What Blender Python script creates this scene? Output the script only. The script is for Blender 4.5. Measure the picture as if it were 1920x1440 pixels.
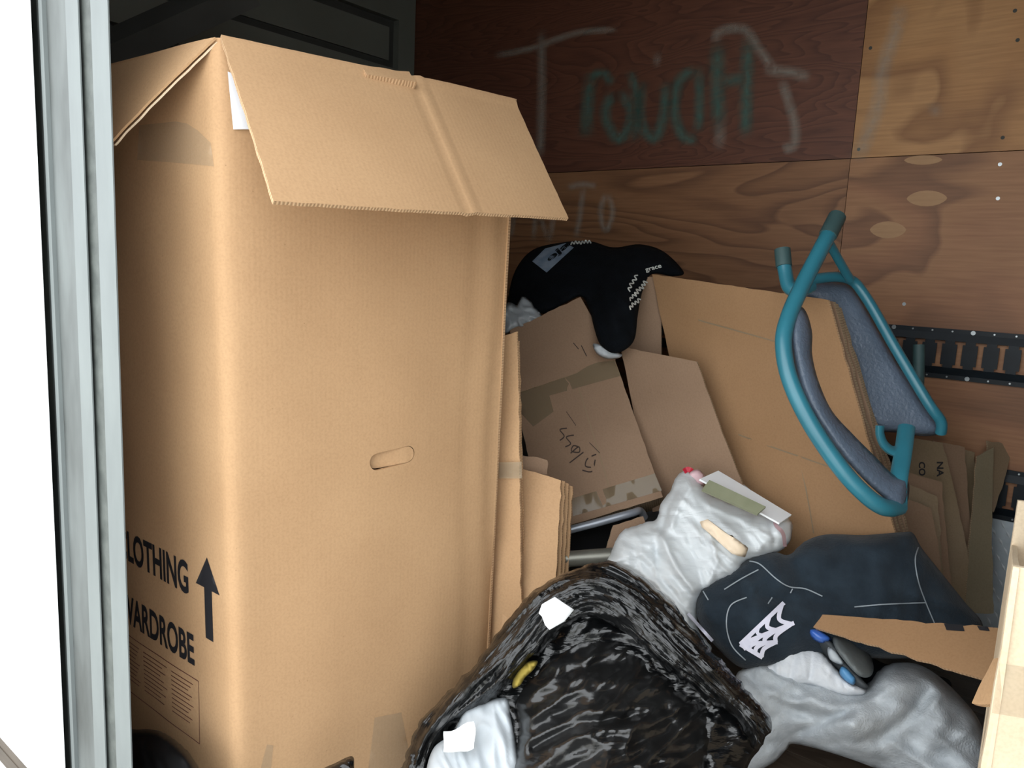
import bpy, math, random
import numpy as np
from mathutils import Vector, noise
from mathutils.geometry import delaunay_2d_cdt
for o in list(bpy.data.objects): bpy.data.objects.remove(o)
random.seed(7)
scn = bpy.context.scene
COL = scn.collection

# ------------------------------------------------------------------ camera
TILT, ROLL, YAW, CAMH, FPX = 0.151368, 0.0458027, 0.6759475, 0.896004, 1454.258
_fw = np.array([-math.sin(YAW)*math.cos(TILT), math.cos(YAW)*math.cos(TILT), -math.sin(TILT)])
_r0 = np.array([math.cos(YAW), math.sin(YAW), 0.0]); _u0 = np.cross(_r0, _fw)
_r = _r0*math.cos(ROLL)+_u0*math.sin(ROLL); _u = -_r0*math.sin(ROLL)+_u0*math.cos(ROLL)
CPOS = np.array([0, 0, CAMH])
cam_d = bpy.data.cameras.new('camera'); cam = bpy.data.objects.new('camera', cam_d); COL.objects.link(cam)
cam_d.sensor_fit = 'HORIZONTAL'; cam_d.sensor_width = 36.0; cam_d.lens = 36.0*FPX/1920.0
cam_d.clip_start = 0.01
from mathutils import Matrix
cam.matrix_world = Matrix(((_r[0], _u[0], -_fw[0], CPOS[0]), (_r[1], _u[1], -_fw[1], CPOS[1]), (_r[2], _u[2], -_fw[2], CPOS[2]), (0, 0, 0, 1)))
scn.camera = cam

# ------------------------------------------------------------------ world: bright overcast sky
wd = bpy.data.worlds.new('sky'); scn.world = wd; wd.use_nodes = True
bg = wd.node_tree.nodes['Background']; bg.inputs[0].default_value = (0.93, 0.97, 1.0, 1); bg.inputs[1].default_value = 1.0
# overcast luminance, a little brighter overhead
_wn = wd.node_tree; _tc = _wn.nodes.new('ShaderNodeTexCoord'); _sx = _wn.nodes.new('ShaderNodeSeparateXYZ'); _wn.links.new(_tc.outputs['Generated'], _sx.inputs[0])
_mr = _wn.nodes.new('ShaderNodeMapRange'); _mr.inputs['From Min'].default_value = 0.0; _mr.inputs['From Max'].default_value = 1.0
_mr.inputs['To Min'].default_value = 0.95; _mr.inputs['To Max'].default_value = 1.1; _wn.links.new(_sx.outputs['Z'], _mr.inputs['Value']); _wn.links.new(_mr.outputs[0], bg.inputs[1])
scn.view_settings.view_transform = 'Standard'; scn.view_settings.look = 'None'
scn.view_settings.gamma = 1.0; scn.view_settings.use_curve_mapping = False
scn.view_settings.exposure = 1.78

# ------------------------------------------------------------------ helpers
def at(px, py, **k):
    d = _fw+_r*(px-960)/FPX+_u*(720-py)/FPX
    if 'd' in k: t = k['d']
    elif 'X' in k: t = k['X']/d[0]
    elif 'Y' in k: t = k['Y']/d[1]
    else: t = (k['Z']-CAMH)/d[2]
    return CPOS+d*t
def proj(w):
    v = np.asarray(w, float)-CPOS; z = v@_fw
    return np.array([960+FPX*(v@_r)/z, 720-FPX*(v@_u)/z])
def lin(c):
    if isinstance(c, str):
        c = [int(c[i:i+2], 16)/255 for i in (1, 3, 5)]
        c = [x/12.92 if x <= .04045 else ((x+.055)/1.055)**2.4 for x in c]
    return tuple(c)+(1.0,)
WL = {}
def tag(o, label=None, cat=None, group=None, kind=None):
    if label: o['label'] = label
    if cat: o['category'] = cat
    if group: o['group'] = group
    if kind: o['kind'] = kind
    return o
def place(o, parent, loc):
    WL[o] = np.array(loc, float)
    if parent is not None:
        o.parent = parent; o.location = WL[o]-WL[parent]
    else: o.location = loc
def empty(name, loc, label, cat, group=None, kind=None):
    o = bpy.data.objects.new(name, None); o.empty_display_size = .05; COL.objects.link(o)
    place(o, None, loc); return tag(o, label, cat, group, kind)
def mesh(name, verts, faces, mats, parent=None, smooth=True, midx=None, uv=None, attr=None, angle=None):
    V = np.asarray(verts, float)
    lo, hi = V.min(0), V.max(0); loc = np.array([(lo[0]+hi[0])/2, (lo[1]+hi[1])/2, lo[2]])
    me = bpy.data.meshes.new(name); me.from_pydata([tuple(v) for v in V-loc], [], [tuple(int(i) for i in f) for f in faces])
    if not isinstance(mats, (list, tuple)): mats = [mats]
    for m in mats: me.materials.append(m)
    if midx is not None: me.polygons.foreach_set('material_index', list(midx))
    if smooth: me.polygons.foreach_set('use_smooth', [True]*len(me.polygons))
    if uv is not None:
        L = me.uv_layers.new(name='UVMap'); U = np.asarray(uv, float)
        vi = np.zeros(len(me.loops), int); me.loops.foreach_get('vertex_index', vi)
        L.data.foreach_set('uv', U[vi].ravel())
    if attr is not None:
        A = me.color_attributes.new('paint', 'FLOAT_COLOR', 'POINT')
        A.data.foreach_set('color', np.repeat(np.asarray(attr, float)[:, None], 4, 1).ravel())
    me.update(); me.validate()
    if smooth and angle is not None: me.set_sharp_from_angle(angle=angle)
    o = bpy.data.objects.new(name, me); COL.objects.link(o); place(o, parent, loc); return o

class MB:
    """collects boxes, tubes and prisms into one mesh"""
    def __init__(s): s.v, s.f = [], []
    def add(s, v, f):
        n = len(s.v); s.v += [tuple(x) for x in v]; s.f += [[i+n for i in q] for q in f]; return s
    def box(s, a, b, bev=0.0):
        (x0, y0, z0), (x1, y1, z1) = a, b
        v = [(x, y, z) for x in (x0, x1) for y in (y0, y1) for z in (z0, z1)]
        return s.add(v, [(0, 1, 3, 2), (4, 6, 7, 5), (0, 4, 5, 1), (2, 3, 7, 6), (0, 2, 6, 4), (1, 5, 7, 3)])
    def tube(s, pts, r, n=12, caps=True, flat=1.0):
        pts = [np.array(p, float) for p in pts]; R = r if hasattr(r, '__len__') else [r]*len(pts)
        base = len(s.v); up = None
        for i, p in enumerate(pts):
            t = pts[min(i+1, len(pts)-1)]-pts[max(i-1, 0)]; t /= np.linalg.norm(t)+1e-9
            if up is None:
                a = np.array([0, 0, 1.0]) if abs(t[2]) < .9 else np.array([1.0, 0, 0]); up = np.cross(t, a)
            up = up-t*(up@t); up /= np.linalg.norm(up); w = np.cross(t, up)
            for k in range(n):
                a = 2*math.pi*k/n; s.v.append(tuple(p+R[i]*(math.cos(a)*up+flat*math.sin(a)*w)))
        m = len(pts)
        for i in range(m-1):
            for k in range(n):
                a, b = base+i*n+k, base+i*n+(k+1) % n; s.f.append([a, b, b+n, a+n])
        if caps: s.f.append([base+k for k in range(n)][::-1]); s.f.append([base+(m-1)*n+k for k in range(n)])
        return s
    def build(s, name, mat, parent=None, smooth=False, angle=None): return mesh(name, s.v, s.f, mat, parent, smooth, angle=angle)

def catmull(P, n=8, closed=False):
    P = [np.array(p, float) for p in P]; out = []; N = len(P)
    for i in range(N if closed else N-1):
        if closed: a, b, c, d = P[i-1], P[i], P[(i+1) % N], P[(i+2) % N]
        else: a, b, c, d = P[max(i-1, 0)], P[i], P[i+1], P[min(i+2, N-1)]
        for k in range(n):
            t = k/n; out.append(.5*((2*b)+(-a+c)*t+(2*a-5*b+4*c-d)*t*t+(-a+3*b-3*c+d)*t**3))
    if not closed: out.append(P[-1])
    return out
def inside(P, X, Y):
    P = np.asarray(P); r = np.zeros(len(X), bool); j = len(P)-1
    for i in range(len(P)):
        xi, yi, xj, yj = P[i][0], P[i][1], P[j][0], P[j][1]
        c = ((yi > Y) != (yj > Y)) & (X < (xj-xi)*(Y-yi)/(yj-yi+1e-12)+xi); r ^= c; j = i
    return r
def pdist(P, X, Y, closed=True):
    P = np.asarray(P, float); best = np.full(len(X), 1e9); M = len(P)
    for i in range(M if closed else M-1):
        a, b = P[i], P[(i+1) % M]; ab = b-a; L = ab@ab+1e-12
        t = np.clip(((X-a[0])*ab[0]+(Y-a[1])*ab[1])/L, 0, 1)
        best = np.minimum(best, np.hypot(X-a[0]-t*ab[0], Y-a[1]-t*ab[1]))
    return best
def resample(P, sp, closed=True):
    P = [np.array(p, float) for p in P]; out = []
    M = len(P)
    for i in range(M if closed else M-1):
        a, b = P[i], P[(i+1) % M]; n = max(1, int(round(np.linalg.norm(b-a)/sp)))
        out += [a+(b-a)*k/n for k in range(n)]
    if not closed: out.append(P[-1])
    return out
def cdt(outline, sp, holes=()):
    """triangulate a 2-D outline with interior points; returns points, triangles"""
    loops = [resample(outline, sp)]+[resample(h, sp*.6) for h in holes]
    pts, edges = [], []
    for L in loops:
        n = len(pts); pts += L; edges += [(n+i, n+(i+1) % len(L)) for i in range(len(L))]
    A = np.array(loops[0]); lo, hi = A.min(0), A.max(0)
    gx, gy = [], []
    row = 0; y = lo[1]+sp*.5
    while y < hi[1]:
        x = lo[0]+sp*(.5 if row % 2 else 0)
        while x < hi[0]: gx.append(x); gy.append(y); x += sp
        y += sp*.87; row += 1
    gx, gy = np.array(gx), np.array(gy)
    keep = inside(A, gx, gy) & (pdist(A, gx, gy) > sp*.55)
    for h in loops[1:]:
        H = np.array(h); keep &= ~inside(H, gx, gy) & (pdist(H, gx, gy) > sp*.4)
    pts += [np.array(q) for q in zip(gx[keep], gy[keep])]
    r = delaunay_2d_cdt([Vector(p) for p in pts], edges, [], 0, 1e-6)
    V = np.array([tuple(v) for v in r[0]]); F = np.array([f for f in r[2] if len(f) == 3])
    c = V[F].mean(1); ok = inside(A, c[:, 0], c[:, 1])
    for h in loops[1:]: ok &= ~inside(np.array(h), c[:, 0], c[:, 1])
    return V, F[ok]
def bedges(F):
    E = {}
    for f in F:
        for a, b in ((f[0], f[1]), (f[1], f[2]), (f[2], f[0])):
            k = (min(a, b), max(a, b)); E[k] = None if k in E else (a, b)
    return [e for e in E.values() if e]
class RBF:
    def __init__(s, pts):
        s.P = np.array([p[:2] for p in pts], float)/500; v = np.array([p[2] for p in pts], float); n = len(pts)
        if n < 3: s.w = None; s.c = v.mean(); return
        K = np.linalg.norm(s.P[:, None]-s.P[None], axis=2); A = np.zeros((n+3, n+3)); A[:n, :n] = K+1e-6*np.eye(n)
        Q = np.c_[np.ones(n), s.P]; A[:n, n:] = Q; A[n:, :n] = Q.T
        s.w = np.linalg.lstsq(A, np.r_[v, 0, 0, 0], rcond=None)[0]
    def __call__(s, X, Y):
        X = np.atleast_1d(X)/500; Y = np.atleast_1d(Y)/500
        if s.w is None: return np.full(len(X), s.c)
        K = np.hypot(X[:, None]-s.P[None, :, 0], Y[:, None]-s.P[None, :, 1]); n = len(s.P)
        return K@s.w[:n]+s.w[n]+s.w[n+1]*X+s.w[n+2]*Y
def nz(X, Y, z=0.0): return np.array([noise.noise((float(x), float(y), z)) for x, y in zip(X, Y)])
def atv(X, Y, D):
    return CPOS+(_fw+np.outer((X-960)/FPX, _r)+np.outer((720-Y)/FPX, _u))*D[:, None]
class Soft:
    """a padded / draped solid: silhouette outline, mid depth, bulge, folds and wrinkles (real thickness, front and back)"""
    def __init__(s, outline, depth, T, R, wr=(), creases=(), n=None, back=.7, smooth=6, coord=None, seed=0, jit=0):
        s.O = catmull(outline, smooth, True) if smooth else [np.array(p, float) for p in outline]
        if jit:
            Q = np.array(resample(s.O, 7)); t = np.roll(Q, -1, 0)-np.roll(Q, 1, 0); t /= np.linalg.norm(t, axis=1)[:, None]+1e-9
            k = np.array([noise.noise((q[0]*.05, q[1]*.05, 3.3))+.6*noise.noise((q[0]*.13, q[1]*.13, 8.1)) for q in Q])
            s.O = list(Q+np.c_[-t[:, 1], t[:, 0]]*(k*jit)[:, None])
        s.m = RBF(depth); s.T, s.R, s.wr, s.cr, s.back, s.coord, s.seed = T, R, wr, creases, back, coord, seed
        s.n = -_fw if n is None else np.array(n, float)/np.linalg.norm(n)
    def prof(s, X, Y):
        e = np.minimum(pdist(s.O, X, Y)/s.R, 1); return s.T*np.sqrt(np.maximum(0, 1-(1-e)**2)), np.clip(e*3, 0, 1)
    def disp(s, X, Y):
        w = np.zeros(len(X))
        for i, (ang, lx, ly, amp, kind) in enumerate(s.wr):
            if s.coord is not None and kind.endswith('c'): U, W = s.coord(X, Y)
            else: U, W = X, Y
            c, q = math.cos(math.radians(ang)), math.sin(math.radians(ang))
            a = (U*c+W*q); b = (-U*q+W*c)
            wob = nz(a/lx*.6, b/ly*.25, 40+i+s.seed)*1.2
            v = nz(a/lx, b/ly+wob, i*7.3+s.seed)
            w += amp*((1-np.abs(v)*2.6) if kind[0] == 'r' else v)
        for pl, amp, wd in s.cr: w += amp*np.exp(-(pdist(pl, X, Y, False)/wd)**2)
        return w
    def surf(s, X, Y, off=0.0):
        X = np.atleast_1d(np.array(X, float)); Y = np.atleast_1d(np.array(Y, float))
        b, f = s.prof(X, Y); return atv(X, Y, s.m(X, Y)-b-s.disp(X, Y)*f-off)
    def build(s, name, mat, parent=None, sp=6):
        V, F = cdt(s.O, sp); X, Y = V[:, 0], V[:, 1]
        f = s.surf(X, Y); b, _ = s.prof(X, Y); bk = atv(X, Y, s.m(X, Y))-np.outer(b*s.back, s.n)
        be = set(i for e in bedges(F) for i in e); n = len(V); idx = {}; W = list(f)
        for i in range(n):
            if i in be: idx[i] = i
            else: idx[i] = len(W); W.append(bk[i])
        uvs = (np.c_[X, -Y] if s.coord is None else np.c_[s.coord(X, Y)])/1000; uv = np.vstack([uvs, uvs[[i for i in range(n) if i not in be]]]) if len(W) > n else uvs
        # orientation
        c = np.cross(f[F[0][1]]-f[F[0][0]], f[F[0][2]]-f[F[0][0]])@s.n
        FF = [tuple(t) if c > 0 else tuple(t[::-1]) for t in F]
        FB = [(idx[t[2]], idx[t[1]], idx[t[0]]) for t in FF]
        return mesh(name, W, FF+FB, mat, parent, True, uv=uv)
def ribbon(name, strokes, surf, width, mat, parent, off=.0008, sp=5, soft=False, rough=0):
    """flat print / paint / thread lines following a surface; strokes are polylines"""
    V, F, A = [], [], []
    for st in strokes:
        w = width
        if isinstance(st, tuple) and isinstance(st[1], (int, float)): st, w = st
        P = np.array(resample(catmull(st, 6) if len(st) > 2 else st, sp, False))
        t = np.gradient(P, axis=0); t /= np.linalg.norm(t, axis=1)[:, None]+1e-9; nn = np.c_[-t[:, 1], t[:, 0]]
        cols = (-1, -.5, 0, .5, 1) if soft else (-1, 1); al = (0, .55, 1, .55, 0) if soft else (1, 1)
        b = len(V); k = len(cols)
        for i in range(len(P)):
            ww = w*(1+rough*noise.noise((i*.37, len(V)*.01, 3)))
            q = P[i]+nn[i]*np.array(cols)[:, None]*ww/2
            V += list(surf(q[:, 0], q[:, 1], off))
            e = min(1, (i+.0)/(1.5+w/sp/2), (len(P)-1-i)/(1.5+w/sp/2)) if soft else 1; A += [a*e for a in al]
        for i in range(len(P)-1):
            for j in range(k-1): F.append((b+i*k+j, b+i*k+j+1, b+(i+1)*k+j+1, b+(i+1)*k+j))
    return mesh(name, V, F, mat, parent, True, attr=A)
def patch(name, poly, surf, mat, parent, off=.0008, sp=6):
    V, F = cdt(poly, sp); return mesh(name, surf(V[:, 0], V[:, 1], off), F, mat, parent, True, uv=V/1000)
def textverts(txt, bold=0.0, space=1.0):
    cu = bpy.data.curves.new('glyphs', 'FONT'); cu.body = txt; cu.size = 1.0; cu.offset = bold; cu.resolution_u = 4; cu.space_character = space
    o = bpy.data.objects.new('glyphs', cu); COL.objects.link(o); bpy.context.view_layer.update()
    me = bpy.data.meshes.new_from_object(o.evaluated_get(bpy.context.evaluated_depsgraph_get()))
    V = np.array([v.co[:2] for v in me.vertices]); F = [tuple(p.vertices) for p in me.polygons]
    bpy.data.objects.remove(o); bpy.data.curves.remove(cu); bpy.data.meshes.remove(me)
    V = V-V.min(0); V = V/V.max(0); return V, F
def text(name, txt, o, ux, uy, surf, mat, parent, bold=.02, off=.0008, space=1.0):
    """o = lower-left corner, ux = full width vector, uy = full height vector in surface coordinates"""
    V, F = textverts(txt, bold, space); o, ux, uy = map(np.array, (o, ux, uy))
    q = o+np.outer(V[:, 0], ux)+np.outer(V[:, 1], uy)
    return mesh(name, surf(q[:, 0], q[:, 1], off), F, mat, parent, False)
def board(name, C4, th, mats, parent=None, nu=14, nv=14, warp=0.004, wf=4.0, seed=0, crease=(), ragged=0.0, away=None, edgewave=0.0, angle=.6):
    """cardboard sheet: corners top-left, top-right, bottom-right, bottom-left; extruded away from the viewer side"""
    a, b, c, d = [np.array(p, float) for p in C4]
    n = np.cross(b-a, d-a); n /= np.linalg.norm(n)
    ctr = (a+b+c+d)/4
    if n@(CPOS-ctr) < 0: n = -n
    if away is not None: n = np.array(away, float)
    W, H = np.linalg.norm(b-a), np.linalg.norm(d-a)
    Fv, Bv, uv = [], [], []
    def point(u, v):
        p = (a*(1-u)+b*u)*(1-v)+(d*(1-u)+c*u)*v
        w = warp*noise.noise((u*W*wf, v*H*wf, seed*3.1))
        for ax, pos, amp, wd in crease:
            t = u if ax == 'u' else v; L = W if ax == 'u' else H
            w += amp*math.exp(-(((t-pos)*L)/wd)**2)
        return p+n*w
    for j in range(nv+1):
        for i in range(nu+1):
            u, v = i/nu, j/nv; uu, vv = u, v
            if ragged:
                if i in (0, nu): uu += ragged/W*noise.noise((v*H*40, seed, 1.0+i))
                if j in (0, nv): vv += ragged/H*noise.noise((u*W*40, seed, 5.0+j))
            p = point(uu, vv); Fv.append(p); Bv.append(p-n*th); uv.append((u*W, v*H))
    N = len(Fv); idx = lambda i, j: j*(nu+1)+i
    F, M = [], []
    for j in range(nv):
        for i in range(nu):
            q = (idx(i, j), idx(i+1, j), idx(i+1, j+1), idx(i, j+1)); F.append(q[::-1]); M.append(0); F.append(tuple(k+N for k in q)); M.append(0)
    V = Fv+Bv; UV = uv+uv; ring = [idx(i, 0) for i in range(nu)]+[idx(nu, j) for j in range(nv)]+[idx(nu-i, nv) for i in range(nu)]+[idx(0, nv-j) for j in range(nv)]
    s = 0.0; e0 = len(V)
    for k, i in enumerate(ring+[ring[0]]):
        if k: s += np.linalg.norm(np.array(Fv[i])-np.array(Fv[(ring+[ring[0]])[k-1]]))
        V += [Fv[i], Bv[i]]; UV += [(s, 0), (s, th)]
    for k in range(len(ring)): F.append((e0+2*k, e0+2*k+2, e0+2*k+3, e0+2*k+1)); M.append(1)
    o = mesh(name, V, F, mats, parent, True, M, UV)
    o.data.set_sharp_from_angle(angle=angle)
    S = lambda X, Y, off=0.0: np.array([point(x, y)+n*off for x, y in zip(np.atleast_1d(X), np.atleast_1d(Y))])
    return o, S
def P(px, py, d): return at(px, py, d=d)

# ------------------------------------------------------------------ materials
def newmat(name):
    m = bpy.data.materials.new(name); m.use_nodes = True; nt = m.node_tree; return m, nt, nt.nodes['Principled BSDF']
def nd(nt, t, **k):
    n = nt.nodes.new(t)
    for a, v in k.items():
        if a.startswith('i_'): n.inputs[int(a[2:]) if a[2:].isdigit() else a[2:].replace('_', ' ')].default_value = v
        else: setattr(n, a, v)
    return n
def ramp(nt, fac, stops):
    r = nt.nodes.new('ShaderNodeValToRGB'); e = r.color_ramp.elements
    while len(e) < len(stops): e.new(.5)
    for el, (p, c) in zip(e, stops): el.position = p; el.color = lin(c)
    nt.links.new(fac, r.inputs[0]); return r.outputs[0]
def basic(name, c1, c2=None, rough=.7, scale=8.0, bump=0.0, bscale=60.0, metal=0.0, spec=.5, coords='Object', detail=5, sheen=0, stretch=None):
    m, nt, b = newmat(name); L = nt.links
    tc = nd(nt, 'ShaderNodeTexCoord'); src = tc.outputs[coords]
    if stretch:
        mp = nd(nt, 'ShaderNodeMapping'); mp.inputs['Scale'].default_value = stretch; L.new(src, mp.inputs[0]); src = mp.outputs[0]
    n = nd(nt, 'ShaderNodeTexNoise', i_Scale=scale, i_Detail=detail); L.new(src, n.inputs['Vector'])
    L.new(ramp(nt, n.outputs['Fac'], [(.35, c1), (.68, c2 or c1)]), b.inputs['Base Color'])
    b.inputs['Roughness'].default_value = rough; b.inputs['Metallic'].default_value = metal; b.inputs['Specular IOR Level'].default_value = spec
    if sheen: b.inputs['Sheen Weight'].default_value = sheen
    if bump:
        n2 = nd(nt, 'ShaderNodeTexNoise', i_Scale=bscale, i_Detail=4); L.new(src, n2.inputs['Vector'])
        bp = nd(nt, 'ShaderNodeBump', i_Strength=bump, i_Distance=.004); L.new(n2.outputs['Fac'], bp.inputs['Height']); L.new(bp.outputs[0], b.inputs['Normal'])
    return m
def cardboard(name, c1, c2, flute=(1, 0), rough=.75):
    m, nt, b = newmat(name); L = nt.links
    tc = nd(nt, 'ShaderNodeTexCoord')
    n = nd(nt, 'ShaderNodeTexNoise', i_Scale=5.0, i_Detail=6); L.new(tc.outputs['Object'], n.inputs['Vector'])
    n3 = nd(nt, 'ShaderNodeTexNoise', i_Scale=260.0, i_Detail=2); L.new(tc.outputs['Object'], n3.inputs['Vector'])
    base = ramp(nt, n.outputs['Fac'], [(.3, c1), (.7, c2)])
    mx = nd(nt, 'ShaderNodeMix', data_type='RGBA', blend_type='MULTIPLY', i_Factor=.35); L.new(base, mx.inputs['A'])
    L.new(ramp(nt, n3.outputs['Fac'], [(.3, (.75, .72, .68)), (.6, (1, 1, 1))]), mx.inputs['B'])
    # small dark specks
    vo = nd(nt, 'ShaderNodeTexVoronoi', i_Scale=38.0); L.new(tc.outputs['Object'], vo.inputs['Vector'])
    mx2 = nd(nt, 'ShaderNodeMix', data_type='RGBA', blend_type='MULTIPLY', i_Factor=.5); L.new(mx.outputs['Result'], mx2.inputs['A'])
    L.new(ramp(nt, vo.outputs['Distance'], [(.02, (.45, .38, .3)), (.05, (1, 1, 1))]), mx2.inputs['B'])
    L.new(mx2.outputs['Result'], b.inputs['Base Color'])
    b.inputs['Roughness'].default_value = rough; b.inputs['Specular IOR Level'].default_value = .3
    w = nd(nt, 'ShaderNodeTexWave', i_Scale=1.0, i_Distortion=.3); w.wave_type = 'BANDS'
    mp = nd(nt, 'ShaderNodeMapping'); mp.inputs['Scale'].default_value = (38*flute[0], 38*flute[1], 0)
    w.bands_direction = 'X' if flute[0] else 'Y'
    L.new(tc.outputs['UV'], mp.inputs[0]); L.new(mp.outputs[0], w.inputs['Vector'])
    ad = nd(nt, 'ShaderNodeMath', operation='MULTIPLY_ADD'); ad.inputs[1].default_value = .35
    L.new(w.outputs['Fac'], ad.inputs[0]); L.new(n.outputs['Fac'], ad.inputs[2])
    bp = nd(nt, 'ShaderNodeBump', i_Strength=.10, i_Distance=.0015); L.new(ad.outputs[0], bp.inputs['Height']); L.new(bp.outputs[0], b.inputs['Normal'])
    return m
def fluted_edge(name, c1, c2):
    m, nt, b = newmat(name); L = nt.links; tc = nd(nt, 'ShaderNodeTexCoord')
    w = nd(nt, 'ShaderNodeTexWave', i_Scale=58.0, i_Distortion=3.0); w.bands_direction = 'X'; L.new(tc.outputs['UV'], w.inputs['Vector'])
    L.new(ramp(nt, w.outputs['Fac'], [(.2, c1), (.6, c2)]), b.inputs['Base Color']); b.inputs['Roughness'].default_value = .85
    bp = nd(nt, 'ShaderNodeBump', i_Strength=.35, i_Distance=.002); L.new(w.outputs['Fac'], bp.inputs['Height']); L.new(bp.outputs[0], b.inputs['Normal'])
    return m
def wood(name, cols, scale, stretch, rings, contrast=.5, off=(0, 0, 0)):
    m, nt, b = newmat(name); L = nt.links; tc = nd(nt, 'ShaderNodeTexCoord')
    mp = nd(nt, 'ShaderNodeMapping'); mp.inputs['Scale'].default_value = stretch; mp.inputs['Location'].default_value = off; L.new(tc.outputs['Object'], mp.inputs[0])
    n = nd(nt, 'ShaderNodeTexNoise', i_Scale=scale, i_Detail=3.0, i_Roughness=.45, i_Distortion=.6); L.new(mp.outputs[0], n.inputs['Vector'])
    mu = nd(nt, 'ShaderNodeMath', operation='MULTIPLY'); mu.inputs[1].default_value = rings; L.new(n.outputs['Fac'], mu.inputs[0])
    fr = nd(nt, 'ShaderNodeMath', operation='FRACT'); L.new(mu.outputs[0], fr.inputs[0])
    c0 = ramp(nt, fr.outputs[0], [(0, cols[0]), (.55, cols[1]), (.9, cols[2]), (1, cols[0])])
    n2 = nd(nt, 'ShaderNodeTexNoise', i_Scale=1.7, i_Detail=4.0); L.new(tc.outputs['Object'], n2.inputs['Vector'])
    flat = ramp(nt, n2.outputs['Fac'], [(.35, cols[1]), (.65, cols[0])])
    mx = nd(nt, 'ShaderNodeMix', data_type='RGBA', i_Factor=contrast); L.new(flat, mx.inputs['A']); L.new(c0, mx.inputs['B'])
    mp2 = nd(nt, 'ShaderNodeMapping'); mp2.inputs['Scale'].default_value = (8, 8, 160); L.new(tc.outputs['Object'], mp2.inputs[0])
    n3 = nd(nt, 'ShaderNodeTexNoise', i_Scale=1.0, i_Detail=3.0); L.new(mp2.outputs[0], n3.inputs['Vector'])
    mx2 = nd(nt, 'ShaderNodeMix', data_type='RGBA', blend_type='MULTIPLY', i_Factor=.5); L.new(mx.outputs['Result'], mx2.inputs['A'])
    L.new(ramp(nt, n3.outputs['Fac'], [(.3, (.6, .55, .5)), (.65, (1, 1, 1))]), mx2.inputs['B'])
    L.new(mx2.outputs['Result'], b.inputs['Base Color']); b.inputs['Roughness'].default_value = .6
    bp = nd(nt, 'ShaderNodeBump', i_Strength=.15, i_Distance=.002); L.new(n3.outputs['Fac'], bp.inputs['Height']); L.new(bp.outputs[0], b.inputs['Normal'])
    return m
def plastic(name, c, rough, bump, bscale, stretch, alpha=1.0, trans=0.0, spec=.5, rot=.7):
    """thin crinkled film"""
    m, nt, b = newmat(name); L = nt.links; tc = nd(nt, 'ShaderNodeTexCoord')
    mp = nd(nt, 'ShaderNodeMapping'); mp.inputs['Scale'].default_value = stretch; mp.inputs['Rotation'].default_value = (0, 0, rot); L.new(tc.outputs['UV'], mp.inputs[0])
    n = nd(nt, 'ShaderNodeTexNoise', i_Scale=bscale, i_Detail=5.0, i_Roughness=.55, i_Distortion=.8); n.noise_type = 'RIDGED_MULTIFRACTAL'; L.new(mp.outputs[0], n.inputs['Vector'])
    n.noise_type = 'FBM'
    wm = nd(nt, 'ShaderNodeVectorMath', operation='MULTIPLY_ADD'); wm.inputs[1].default_value = (.06, .06, 0); L.new(n.outputs['Color'], wm.inputs[0]); L.new(mp.outputs[0], wm.inputs[2])
    h = None
    for sc, am in ((1.0, 1.0), (2.7, .4)):
        v = nd(nt, 'ShaderNodeTexVoronoi', i_Scale=bscale*sc); v.voronoi_dimensions = '2D'; L.new(wm.outputs[0], v.inputs['Vector'])
        a = nd(nt, 'ShaderNodeMath', operation='MULTIPLY_ADD'); a.inputs[1].default_value = am; L.new(v.outputs['Distance'], a.inputs[0])
        if h: L.new(h, a.inputs[2])
        else: a.inputs[2].default_value = 0
        h = a.outputs[0]
    bp = nd(nt, 'ShaderNodeBump', i_Strength=bump, i_Distance=.012); L.new(h, bp.inputs['Height']); L.new(bp.outputs[0], b.inputs['Normal'])
    b.inputs['Base Color'].default_value = lin(c); b.inputs['Roughness'].default_value = rough; b.inputs['Specular IOR Level'].default_value = spec
    if alpha < 1: b.inputs['Alpha'].default_value = alpha
    if trans:
        t = nd(nt, 'ShaderNodeBsdfTranslucent'); t.inputs[0].default_value = lin(c); mx = nd(nt, 'ShaderNodeMixShader'); mx.inputs[0].default_value = trans
        o = nt.nodes['Material Output']; L.new(b.outputs[0], mx.inputs[1]); L.new(t.outputs[0], mx.inputs[2]); L.new(mx.outputs[0], o.inputs[0])
    return m
def spray(name, c, k):
    m, nt, b = newmat(name); L = nt.links
    a = nd(nt, 'ShaderNodeAttribute', attribute_name='paint'); tc = nd(nt, 'ShaderNodeTexCoord')
    n = nd(nt, 'ShaderNodeTexNoise', i_Scale=60.0, i_Detail=4.0); L.new(tc.outputs['Object'], n.inputs['Vector'])
    mu = nd(nt, 'ShaderNodeMath', operation='MULTIPLY'); L.new(a.outputs['Fac'], mu.inputs[0]); L.new(n.outputs['Fac'], mu.inputs[1])
    m2 = nd(nt, 'ShaderNodeMath', operation='MULTIPLY', use_clamp=True); L.new(mu.outputs[0], m2.inputs[0]); m2.inputs[1].default_value = k
    L.new(m2.outputs[0], b.inputs['Alpha']); b.inputs['Base Color'].default_value = lin(c); b.inputs['Roughness'].default_value = .8
    return m

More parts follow.
